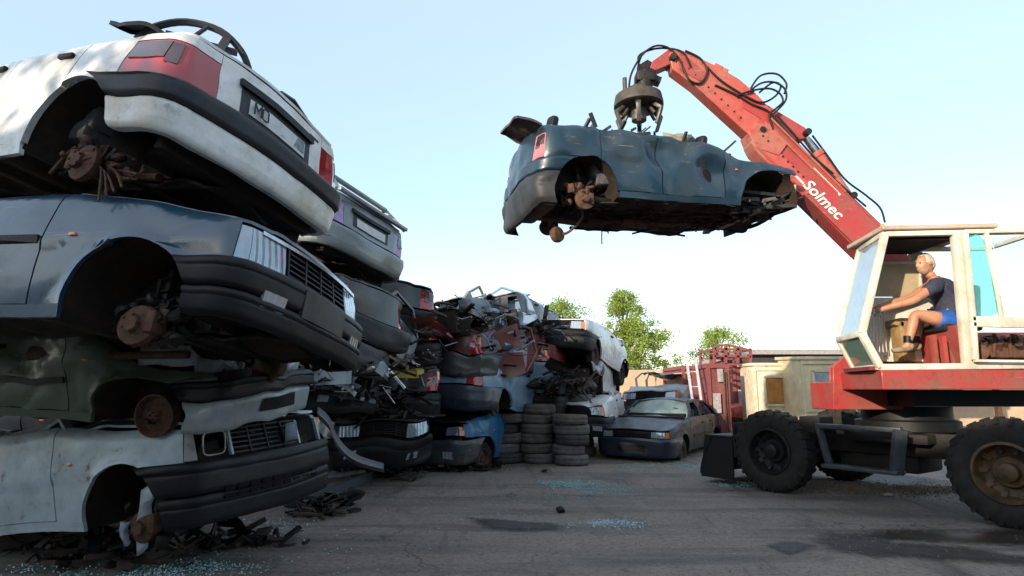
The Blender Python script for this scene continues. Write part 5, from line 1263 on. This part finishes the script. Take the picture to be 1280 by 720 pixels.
# tread grooves: a few thin dark rings pressed in
TP.lathe([(.3055, .015), (.3085, .02), (.3085, .045), (.3055, .05)], (0, 0, 0), (0, 1, 0), 30); TP.lathe([(.3055, -.05), (.3085, -.045), (.3085, -.02), (.3055, -.015)], (0, 0, 0), (0, 1, 0), 30)
TP.v = [(x, z, y) for x, y, z in TP.v]
tproto = None; rt = random.Random(3)
TYM = [plain('tyre_rubber_%s' % k, c, .8, var=.4, scale=8, bmp=.4, col2=tuple(q * 2.2 for q in c)) for k, c in (('black', (.030, .030, .031)), ('dusty', (.065, .062, .058)), ('brownish', (.055, .048, .040)))]
ords = ['bottom tyre', 'second tyre', 'third tyre', 'fourth tyre', 'fifth tyre', 'sixth tyre', 'seventh tyre', 'eighth tyre', 'ninth tyre']
meshes = []
for tm in TYM:
    o_ = TP.build('tyre', tm); meshes.append(o_.data); bpy.data.objects.remove(o_)
for (px, py, n, nm, dy) in ((631, 580, 5, 'leftmost tyre stack', 0), (671, 580, 6, 'tyre stack second from left at the front', .05), (713, 583, 5, 'rightmost front tyre stack', -.1), (691, 572, 8, 'tyre stack behind, in the middle', .75), (730, 573, 7, 'tyre stack behind, at the right', .75)):
    b0 = atz(px, py, 0)
    for i in range(n):
        o = bpy.data.objects.new('tyre', rt.choice(meshes)); COL.objects.link(o)
        o.location = (b0.x + rt.uniform(-.07, .07), b0.y + .3 + (0 if dy < .5 else .25) + rt.uniform(-.03, .03), .095 + .187 * i); o.rotation_euler = (rt.uniform(-.03, .03), rt.uniform(-.03, .03), rt.uniform(0, 6))
        k = rt.uniform(1.0, 1.2); o.scale = (k, k, 1)
        top = 'top tyre' if i == n - 1 else ords[i]
        tag(o, 'black worn %s of the %s' % (top, nm), 'tyre', 'tyres piled in front of the cars')

# ------------------------------------------------------------------ behind: wall, red racks, cabins, shed
TAN = plain('tan_plaster', (.50, .36, .24), .85, var=.3, scale=1.5, bmp=.2)
m = MB(); zt_ = at(820, 463, 24).z
for i in range(20): m.box((-38 + i * 4.0, 24.1 + .05 * (i % 2), zt_ / 2), (3.98, .2, zt_ + .1 * ((i * 7) % 3 - 1) * .5))
tag(m.build('perimeter_wall', TAN), 'long tan concrete wall closing the yard behind the wrecks', 'wall')
RC = paint('container_red', (.20, .040, .042), .55, .7, .8, dust=(.16, .09, .08), coat=.1)
def container(label, px0, px1, pyt, Y, depth, name='red_container', mt=RC, panels=True, bot=0.0, cat='container'):
    a = at(px0, 480, Y); b = at(px1, 480, Y); zt = at(px0, pyt, Y).z; w_ = b.x - a.x; h = zt - bot
    t = thing(name, label, cat, ((a.x + b.x) / 2, Y + depth / 2, bot))
    m = MB(); n = max(4, int(w_ / .09)); vs = []
    for i in range(n + 1): x = -w_ / 2 + w_ * i / n; y = -depth / 2 + (.03 if (i // 2) % 2 else 0); vs += [(x, y, 0.02), (x, y, h - .02)]
    m.add(vs, [(2 * i, 2 * i + 2, 2 * i + 3, 2 * i + 1) for i in range(n)])
    m.box((0, .04, h / 2), (w_ - .04, depth - .12, h - .06)); m.build('body', mt, t)
    m = MB()
    for x in (-w_ / 2, w_ / 2): m.box((x, -depth / 2, h / 2), (.09, .09, h)); m.box((x, depth / 2, h / 2), (.09, .09, h))
    for z in (.05, h - .05): m.box((0, -depth / 2 - .005, z), (w_, .09, .10)); m.box((-w_ / 2, 0, z), (.08, depth, .1)); m.box((w_ / 2, 0, z), (.08, depth, .1))
    m.build('frame', mt, t)
    if panels:
        for fx, fz, fw, fh in ((-.15, .52, .42, .24), (.10, .86, .3, .16)):
            m = MB(); m.box((fx * w_, -depth / 2 - .06, fz * h), (fw * w_, .015, fh * h)); m.build('placard', plain('grey_placard', (.40, .36, .36), .6, var=.5, scale=14), t)
        m = MB(); m.cyl((w_ * .3, -depth / 2 - .07, .2), (w_ * .3, -depth / 2 - .07, h - .2), .018, 8); m.cyl((w_ * .42, -depth / 2 - .07, .2), (w_ * .42, -depth / 2 - .07, h - .2), .018, 8); m.build('locking_bar', RUST, t)
    return t
container('dark red corrugated container behind the leaning ladder', 855, 884, 457, 17.5, 2.2, panels=False)
container('narrow red container with grey placard between rack and wrecks', 886, 909, 455, 15.4, 1.2)
container('red container with white placard under the open rack', 918, 939, 455, 18.6, 1.4)
t = thing('red_cage_rack', 'open red steel cage rack standing on top of the red containers', 'rack', P3(918, 455, 16.2))
m = MB(); o0 = t.location
def R3(px, py, dy=0): return Vector(P3(px, py, 16.2)) + Vector((0, dy, 0)) - o0
for dy in (0, 1.2):
    for x in (893, 907, 922, 938): m.bar(R3(x, 455, dy), R3(x, 433 if x < 925 else 437, dy), .07, .07)
    for y in (455, 445, 436): m.bar(R3(893, y, dy), R3(938, y + 1, dy), .07, .05)
for x in (893, 938): m.bar(R3(x, 455), R3(x, 455, 1.2), .07, .07); m.bar(R3(x, 437), R3(x, 437, 1.2), .07, .07)
m.bar(R3(893, 432), R3(910, 431), .06, .05); m.bar(R3(910, 431), R3(938, 438), .06, .05); m.build('frame', RC, t)
m = MB()
for x in (900, 914, 930): m.box(R3(x, 444, .1), (.24, .03, .14)); m.bar(R3(x, 450, .1), R3(x, 438, .1), .02, .02)
m.build('mesh_panels', plain('grey_mesh_sheet', (.25, .24, .26), .6, var=.6, scale=20), t)
t = thing('ladder', 'silver ladder leaning against the red container behind the navy car', 'ladder', P3(868, 520, 15.2)); o0 = t.location
m = MB()
for (a, b) in (((858, 448), (866, 505)), ((869, 447), (877, 505))): m.bar(Vector(P3(a[0], a[1], 15.6)) - o0, Vector(P3(b[0], b[1], 15.0)) - o0, .06, .04)
for k in (2, 5): f = k / 8; m.bar(Vector(P3(858 + 8 * f, 452 + 50 * f, 15.6 - .6 * f)) - o0, Vector(P3(869 + 8 * f, 452 + 50 * f, 15.6 - .6 * f)) - o0, .03, .03)
m.build('rails', plain('aluminium', (.7, .62, .62), .35, metal=.5, var=.3), t)
# red car nose and cabins
p_ = at(913, 520, 16.9); p_.x += 1.85; p_.y += .3
car('red_car', 'orange-red car with pale window partly hidden behind the crane wheel', (p_.x, p_.y + .5, .2), (0, 0, D(176)), paint('orange_red', (.55, .06, .02), .3, .3, .1), g3, 61, cell=.12, cabin='intact', cabin_h=.45, seats=False, wheels=(1, 1, 1, 1), cat='car', rub=.3)
CRM = paint('cream_sheet', (.62, .58, .46), .55, .7, 1.6, dust=(.42, .33, .2), coat=.1)
def cabin(label, px0, px1, pyt, Y, depth, wood, mt, roofdrop=0):
    a = at(px0, 480, Y); b = at(px1, 480, Y); h = at(px0, pyt, Y).z; w_ = b.x - a.x
    t = thing('site_cabin', label, 'cabin', ((a.x + b.x) / 2, Y + depth / 2, 0))
    m = MB(); m.box((0, 0, h / 2), (w_, depth, h), bev=.03); m.build('wall', mt, t)
    m = MB(); m.box((0, 0, h + .03), (w_ + .10, depth + .1, .08), (roofdrop, 0, 0), bev=.02); m.build('roof', mt, t)
    f = MB(); y = -depth / 2 - .012
    for x in (-.46, .42): f.box((x * w_, y, h * .5), (.05, .05, h * .96))
    f.box((0, y, h * .42), (w_ * .88, .05, .05)); f.box((0, y, h * .95), (w_ * .88, .05, .06)); f.build('door_frame', mt, t)
    wn = MB(); wn.box((-.0 * w_, y - .01, h * .68), (w_ * .46, .03, h * .32)); wo_ = wn.build('window', CHROME if wood is None else plain('boarded_wood', (.50, .22, .05), .7, var=.5, scale=4), t)
    fr = MB()
    for x in (-.25, .25): fr.box((x * w_, y - .012, h * .68), (.06, .05, h * .36))
    for z in (.50, .86): fr.box((0, y - .012, h * z), (w_ * .5, .05, .06))
    fr.build('window_frame', mt, wo_)
    m = MB(); m.box((.36 * w_, y - .03, h * .42), (.04, .05, .14)); m.build('handle', BLACKP, t)
cabin('pale site cabin with orange boarded window behind the crane wheel', 942, 994, 457, 15.6, .9, 1, CRM)
cabin('cream site cabin glowing in the sun left of the crane deck', 1001, 1062, 448, 14.6, 1.2, None, plain('yellow_cream_sheet', (.66, .56, .36), .6, var=.4, scale=2), .04)
t = thing('open_shed', 'long dark flat-roofed open shed behind the site cabins', 'shed', P3(1010, 487, 20)); o0 = t.location
za_, zb_ = at(940, 438, 19).z, at(940, 444, 19).z
m = MB(); xa, xb = at(925, 440, 19).x - o0.x, at(1075, 440, 19).x - o0.x + 4
m.prism([(-1.5, za_ - o0.z), (4, za_ - o0.z - .2), (4, za_ - o0.z - .35), (-1.5, zb_ - o0.z)], lambda y, z, tt: Vector((tt, y, z)), xa, xb); m.build('roof', plain('pale_roof_sheet', (.35, .33, .33), .5, var=.4), t)
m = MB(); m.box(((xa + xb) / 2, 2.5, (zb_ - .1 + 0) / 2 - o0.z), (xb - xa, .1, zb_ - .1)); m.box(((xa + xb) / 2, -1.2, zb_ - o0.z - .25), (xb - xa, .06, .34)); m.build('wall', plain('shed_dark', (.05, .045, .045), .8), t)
for k in range(5):
    m = MB(); m.box((xa + .1 + (xb - xa - .2) * k / 4, -1.3, (zb_) / 2 - o0.z), (.14, .14, zb_ - .02)); m.build('post', RUST, t)
t = thing('oil_drum', 'grey dented drum in front of the cream cabin beside the red boom bracket', 'drum', tuple(atz(1028, 540, 0)))
b = atz(1028, 540, 0); sc_ = at(1028, 496, b.y).z
m = MB(); m.lathe([(.001, 0), (.27, 0), (.28, .02), (.27, .05), (.27, sc_ * .33), (.285, sc_ * .35), (.27, sc_ * .37), (.27, sc_ * .66), (.285, sc_ * .68), (.27, sc_ * .7), (.27, sc_ - .03), (.285, sc_ - .01), (.26, sc_), (.25, sc_ - .02), (.001, sc_ - .02)], (0, 0, 0), (0, 0, 1), 28); m.build('shell', plain('drum_grey', (.12, .12, .12), .5, var=.5, scale=5), t)
# lit rubble and wheels seen under the crane deck
rt = random.Random(12)
for i in range(8):
    b = atz(1205 + i * 12, 523 - (i % 2), 0); 
    o = bpy.data.objects.new('tyre', meshes[i % 3]); COL.objects.link(o); o.location = (b.x, b.y + .3, .1 + .19 * (i % 3)); o.rotation_euler = (rt.uniform(-.1, .1), 0, 0)
    tag(o, 'sunlit old tyre lying seen under the crane deck between chassis and rear wheel', 'tyre', 'tyres beyond the crane')
def rock(lab, c, r, seed, mt, name='rock'):
    bm = bmesh.new(); bmesh.ops.create_icosphere(bm, subdivisions=2, radius=1)
    for v in bm.verts: k = 1 + .35 * nz(v.co, 1.6, seed); v.co = Vector((v.co.x * r[0] * k, v.co.y * r[1] * k, v.co.z * r[2] * k))
    me = bpy.data.meshes.new(name); bm.to_mesh(me); bm.free(); me.materials.append(mt); o = bpy.data.objects.new(name, me); COL.objects.link(o); o.location = c; tag(o, lab, 'rock'); return o
STONE = plain('pale_concrete_lump', (.40, .33, .26), .85, var=.4, scale=8)
for i, (px, py, r, lab) in enumerate(((1160, 578, .16, 'pale lump of concrete on the ground behind the crane step'), (1178, 576, .13, 'small pale lump beside the concrete under the crane'), (1258, 512, .5, 'large pale boulder seen over the rear wheel'), (1222, 514, .35, 'pale boulder seen between deck and chassis'))):
    c = atz(px, py, 0); rock(lab, (c.x, c.y + r, r * .45), (r * 1.4, r, r * .7), i, STONE)
c = atz(701, 641, 0); rock('small black lump lying alone on the open ground', (c.x, c.y, .035), (.055, .05, .045), 7, BLACKP)
c = atz(1110, 620, 0); rock('tiny tan stone on the ground in front of the crane step', (c.x, c.y, .015), (.06, .04, .025), 9, STONE)

# ------------------------------------------------------------------ trees
LEAF = mat_new('sunlit_leaves'); _m, _nt, _b = LEAF; _co = tex_co(_nt); _n = nnoise(_nt, _co, 3.2, 6, .7)
_nt.links.new(ramp(_nt, _n, [(.3, (.09, .17, .02)), (.7, (.34, .40, .08))]), _b.inputs['Base Color']); _b.inputs['Roughness'].default_value = .6
_tr = _nt.nodes.new("ShaderNodeBsdfTranslucent"); _tr.inputs[0].default_value = (.34, .46, .08, 1); _ms = _nt.nodes.new("ShaderNodeMixShader"); _ms.inputs[0].default_value = .35
_o = [n for n in _nt.nodes if n.type == 'OUTPUT_MATERIAL'][0]; _nt.links.new(_b.outputs[0], _ms.inputs[1]); _nt.links.new(_tr.outputs[0], _ms.inputs[2]); _nt.links.new(_ms.outputs[0], _o.inputs[0]); LEAF = _m
BARK = plain('bark', (.10, .07, .05), .9, var=.5, scale=8)
def tree(label, base, H, R_, z0, seed, nclump=60, nleaf=70, leaf=.10, aspect=1.0, bush=False):
    rnd = random.Random(seed); t = thing('tree', label, 'tree', base, group='trees beyond the yard')
    m = MB(); m.tube(catmull([(0, 0, 0), (.05, 0, H * .3), (-.05, .1, H * .6), (0, 0, H * .92)], 3), [.16 * H / 6 * (1 - .85 * i / 9) + .01 for i in range(10)], 8)
    cl = []
    for i in range(nclump):
        a = rnd.uniform(0, 2 * pi); u = rnd.random(); z = z0 + (H - z0) * u; rr = R_ * (sin(pi * (u * .82 + .14)) ** .8) * sqrt(rnd.random()) * (1 + .25 * sin(a * 3 + seed))
        c = Vector((cos(a) * rr, sin(a) * rr * aspect, z)); cl.append(c)
        if i % 3 == 0:
            h0 = max(.3 * H, z * .72 - .2); m.tube([(0, 0, h0), (c.x * .5, c.y * .5, (h0 + z) / 2 + .1), tuple(c)], [.035 * H / 6, .022 * H / 6, .008], 5)
    m.build('trunk', BARK, t)
    lm = MB(); V = []; F = []
    for c in cl:
        rc = rnd.uniform(.25, .55) * R_ * .45
        for k in range(nleaf):
            d = Vector((rnd.gauss(0, 1), rnd.gauss(0, 1), rnd.gauss(0, .8))) * rc * .55; p = c + d
            a = Vector((rnd.uniform(-1, 1), rnd.uniform(-1, 1), rnd.uniform(-1, 1))).normalized(); b = a.cross(Vector((rnd.uniform(-1, 1), rnd.uniform(-1, 1), rnd.uniform(-1, 1)))).normalized(); s = leaf * rnd.uniform(.6, 1.3)
            n = len(V); V += [p - a * s, p + b * s * .45, p + a * s, p - b * s * .45]; F.append((n, n + 1, n + 2, n + 3))
    me = bpy.data.meshes.new('crown'); me.from_pydata([tuple(v) for v in V], [], F); me.materials.append(LEAF); o = bpy.data.objects.new('crown', me); COL.objects.link(o); o.parent = t
def tb(px, Y): p = at(px, 480, Y); return (p.x, p.y, 0)
tree('tall pale green tree rising behind the tilted white car', tb(782, 32), at(785, 366, 32).z, 1.85, 1.3, 1, 130, 100, .07)
tree('low green bush tree at the foot of the tall tree', tb(800, 31), at(800, 400, 31).z, 1.9, .8, 2, 110, 100, .075)
tree('small yellow-green treetop showing over the middle heap', tb(700, 34), at(700, 378, 34).z, 2.4, 1.5, 3, 130, 90, .075)
tree('distant thin treetop above the red cage rack', tb(900, 38), at(900, 414, 38).z, 2.4, 1.6, 4, 120, 70, .08)
tree('leafy tree left behind the photographer shading the top car', (-10.6, -4.4, 0), 7.2, 2.4, 4.6, 6, 26, 40, .15)
# ------------------------------------------------------------------ on the ground: glass crumbs, grit, stains
def crumbs(name, label, cen, rx, ry, n, size, mt, seed, cat):
    rnd = random.Random(seed); m = MB()
    for i in range(n):
        x = cen.x + rnd.gauss(0, .6) * rx; y = cen.y + rnd.gauss(0, .6) * ry
        if name == 'glass_crumbs' and nz((x, y, 0), 1.7, seed) + .5 * nz((x, y, 0), 5, seed) < rnd.uniform(-.25, .45): continue
        s = size * rnd.uniform(.5, 1.4); z = .006 + .02 * nz((x, y, 0), .9, 2) + .009 * nz((x, y, 0), 3.3, 5)
        a = rnd.uniform(0, 6); vs = [(x + s * cos(a + k * 2.09 + rnd.uniform(-.3, .3)), y + s * sin(a + k * 2.09), z) for k in range(3)] + [(x, y, z + s * rnd.uniform(.5, 1.1))]
        m.add(vs, [(0, 1, 3), (1, 2, 3), (2, 0, 3)])
    o = m.build(name, mt, None, 0); tag(o, label, cat, kind='stuff'); return o
TEAL = glassy('teal_glass_crumbs', (.13, .27, .27), .2); BLUEC = glassy('pale_glass_crumbs', (.30, .42, .46), .12)
crumbs('glass_crumbs', 'teal broken glass spilled on the ground in front of the tyres', atz(712, 610, 0), .65, .55, 4200, .011, TEAL, 1, 'broken glass')
crumbs('glass_crumbs', 'teal broken glass in front of the navy car', atz(845, 585, 0), 1.0, .55, 1800, .012, TEAL, 2, 'broken glass')
crumbs('glass_crumbs', 'pale glass grit in the middle of the yard', atz(765, 657, 0), .42, .20, 1100, .010, BLUEC, 3, 'broken glass')
crumbs('glass_crumbs', 'blue glass crumbs along the lowest car at bottom left', atz(180, 712, 0), 1.0, .45, 3600, .009, TEAL, 4, 'broken glass')
crumbs('glass_crumbs', 'glass crumbs beside the torn sill', atz(310, 665, 0), .5, .5, 1400, .009, BLUEC, 5, 'broken glass')
crumbs('glass_crumbs', 'teal glass dust beside the crane front wheel', atz(925, 604, 0), .6, .35, 1200, .011, TEAL, 6, 'broken glass')
crumbs('glass_crumbs', 'glass sparkle at the left edge beyond the yard middle', atz(560, 640, 0), 1.5, 1.4, 420, .008, BLUEC, 7, 'broken glass')
GRIT = plain('grit', (.24, .21, .18), .9, var=.6, scale=1.5)
crumbs('gravel', 'loose grit scattered over the yard', Vector((.8, 6.5, 0)), 5.0, 4.0, 5000, .008, GRIT, 8, 'gravel')
crumbs('gravel', 'brown gravel below the crane step', atz(1130, 612, 0), 1.2, .5, 3500, .013, plain('brown_grit', (.17, .13, .08), .9, var=.6), 9, 'gravel')
def stain(label, pix, mt, seed):
    P = [atz(x, y, 0) for x, y in pix]; c = sum(P, Vector()) / len(P); P = [c + Vector(((p - c).x * 1.15, (p - c).y * 1.7, 0)) for p in P]
    pts = []; n = len(P)
    for i in range(n):
        for k in range(5):
            p = P[i].lerp(P[(i + 1) % n], k / 5); p += (p - c) * .15 * nz(p, 3.5, seed); pts.append((p.x, p.y))
    m = panel(pts, lambda x, y, d: Vector((x, y, .007 + .018 * nz((x, y, 0), .9, 2) + .008 * nz((x, y, 0), 3.3, 5) + d)), .05, 0); o = m.build('oil_stain', mt); tag(o, label, 'oil stain')
    me = o.data; at_ = me.attributes.new('edge', 'FLOAT', 'POINT')
    def dist(p):
        best = 9
        for i in range(len(pts)):
            a = Vector(pts[i]); b = Vector(pts[(i + 1) % len(pts)]); ab = b - a; t = max(0, min(1, (p - a).dot(ab) / max(1e-9, ab.length_squared))); best = min(best, (p - a - ab * t).length)
        return best
    ds = [dist(Vector((v.co.x, v.co.y))) for v in me.vertices]; mx = max(ds) or 1
    at_.data.foreach_set('value', [min(1, d / mx) for d in ds])
def soften(m):
    nt = m.node_tree; b = [n for n in nt.nodes if n.type == 'BSDF_PRINCIPLED'][0]; o = [n for n in nt.nodes if n.type == 'OUTPUT_MATERIAL'][0]
    a = nt.nodes.new("ShaderNodeAttribute"); a.attribute_name = 'edge'; co = tex_co(nt); n1 = nnoise(nt, co, 9, 9, .75)
    ad = nt.nodes.new("ShaderNodeMath"); ad.operation = 'ADD'; nt.links.new(a.outputs['Fac'], ad.inputs[0]); nt.links.new(n1, ad.inputs[1])
    tr = nt.nodes.new("ShaderNodeBsdfTransparent"); mx = nt.nodes.new("ShaderNodeMixShader"); nt.links.new(ramp(nt, mul(nt, ad.outputs[0], .5), [(.30, 0), (.56, .95)]), mx.inputs[0])
    nt.links.new(tr.outputs[0], mx.inputs[1]); nt.links.new(b.outputs[0], mx.inputs[2]); nt.links.new(mx.outputs[0], o.inputs[0]); return m
OIL = soften(plain('oil_wet', (.018, .016, .016), .42, var=.4, scale=4, bmp=.25, col2=(.045, .035, .028))); OIL2 = soften(plain('damp_dirt', (.03, .028, .03), .55, var=.5, scale=5, bmp=.3, col2=(.06, .055, .05)))
stain('long wet oil stain at the right edge below the rear wheel', [(1075, 668), (1130, 664), (1280, 664), (1400, 672), (1400, 684), (1230, 680), (1090, 677)], OIL, 1)
stain('dark damp patch at bottom right nearest the camera', [(1022, 680), (1060, 672), (1130, 682), (1200, 684), (1290, 694), (1300, 706), (1180, 700), (1090, 696), (1045, 692)], OIL2, 2)
stain('thin dark stain in the middle of the yard', [(578, 649), (620, 650), (700, 655), (700, 662), (640, 662), (605, 660)], OIL2, 3)
stain('small dark splash in the right of the yard', [(955, 684), (985, 680), (1025, 684), (1005, 690), (980, 692)], OIL2, 4)
stain('faint oily streak by the crane front wheel', [(1040, 594), (1110, 592), (1175, 600), (1150, 606), (1080, 604)], OIL2, 5)

t = thing('yellow_bonnet', 'flat yellow bonnet lying in the heap above the red tail lights', 'bonnet', P3(500, 463, 9.0))
m = panel([(-.34, -.3), (.30, -.3), (.36, .0), (.28, .35), (-.30, .35)], lambda a, b, d: Vector((a, b, .05 * nz((a, b, 0), 3, 8) + .12 * b + d)), .08, .05); m.build('sheet', YEL, t)
m = panel([(-.34, 0), (.34, 0), (.30, .12), (-.32, .12)], lambda a, b, d: Vector((a, -.33 + d, b - .12)), .1, .03); m.build('front_lip', YEL, t)

def loose_door(label, px, py, Y, rot, mt, seed):
    t = thing('scrapped_door_shell', label, 'car door', P3(px, py, Y), tuple(D(a) for a in rot)); t['kind'] = 'thing'
    f = lambda a, b, d: Vector((a, .05 * (b / .7) ** 2 + .04 * nz((a, b, 0), 3, seed) - d, b))
    panel([(-.45, -.35), (.40, -.35), (.48, .0), (.48, .25), (-.48, .25), (-.48, 0)], f, .08, .05).build('skin', mt, t)
    m = MB(); P = [(-.46, .0, .25), (-.30, .02, .58), (.18, .02, .62), (.46, .0, .25)]
    for a, b in zip(P, P[1:]): m.bar(a, b, .035, .04)
    m.build('window_frame', mt, t); m = MB(); m.box((-.32, -.03, .14), (.13, .03, .03), bev=.008); m.build('handle', BLACKP, t)
loose_door('crumpled grey door standing up on the crest of the middle heap', 590, 398, 11.3, (10, 40, 70), SILV, 3)
loose_door('dark blue bent door on top of the middle heap at the right', 640, 392, 11.9, (-25, -30, 20), LBLUE, 5)
loose_door('red door wedged sideways halfway up the middle heap', 640, 440, 11.2, (15, 70, 55), RED, 8)
loose_door('dark door leaning out of the gap between the second stack and the heap', 497, 415, 9.0, (-10, 35, 60), DGREY, 9)
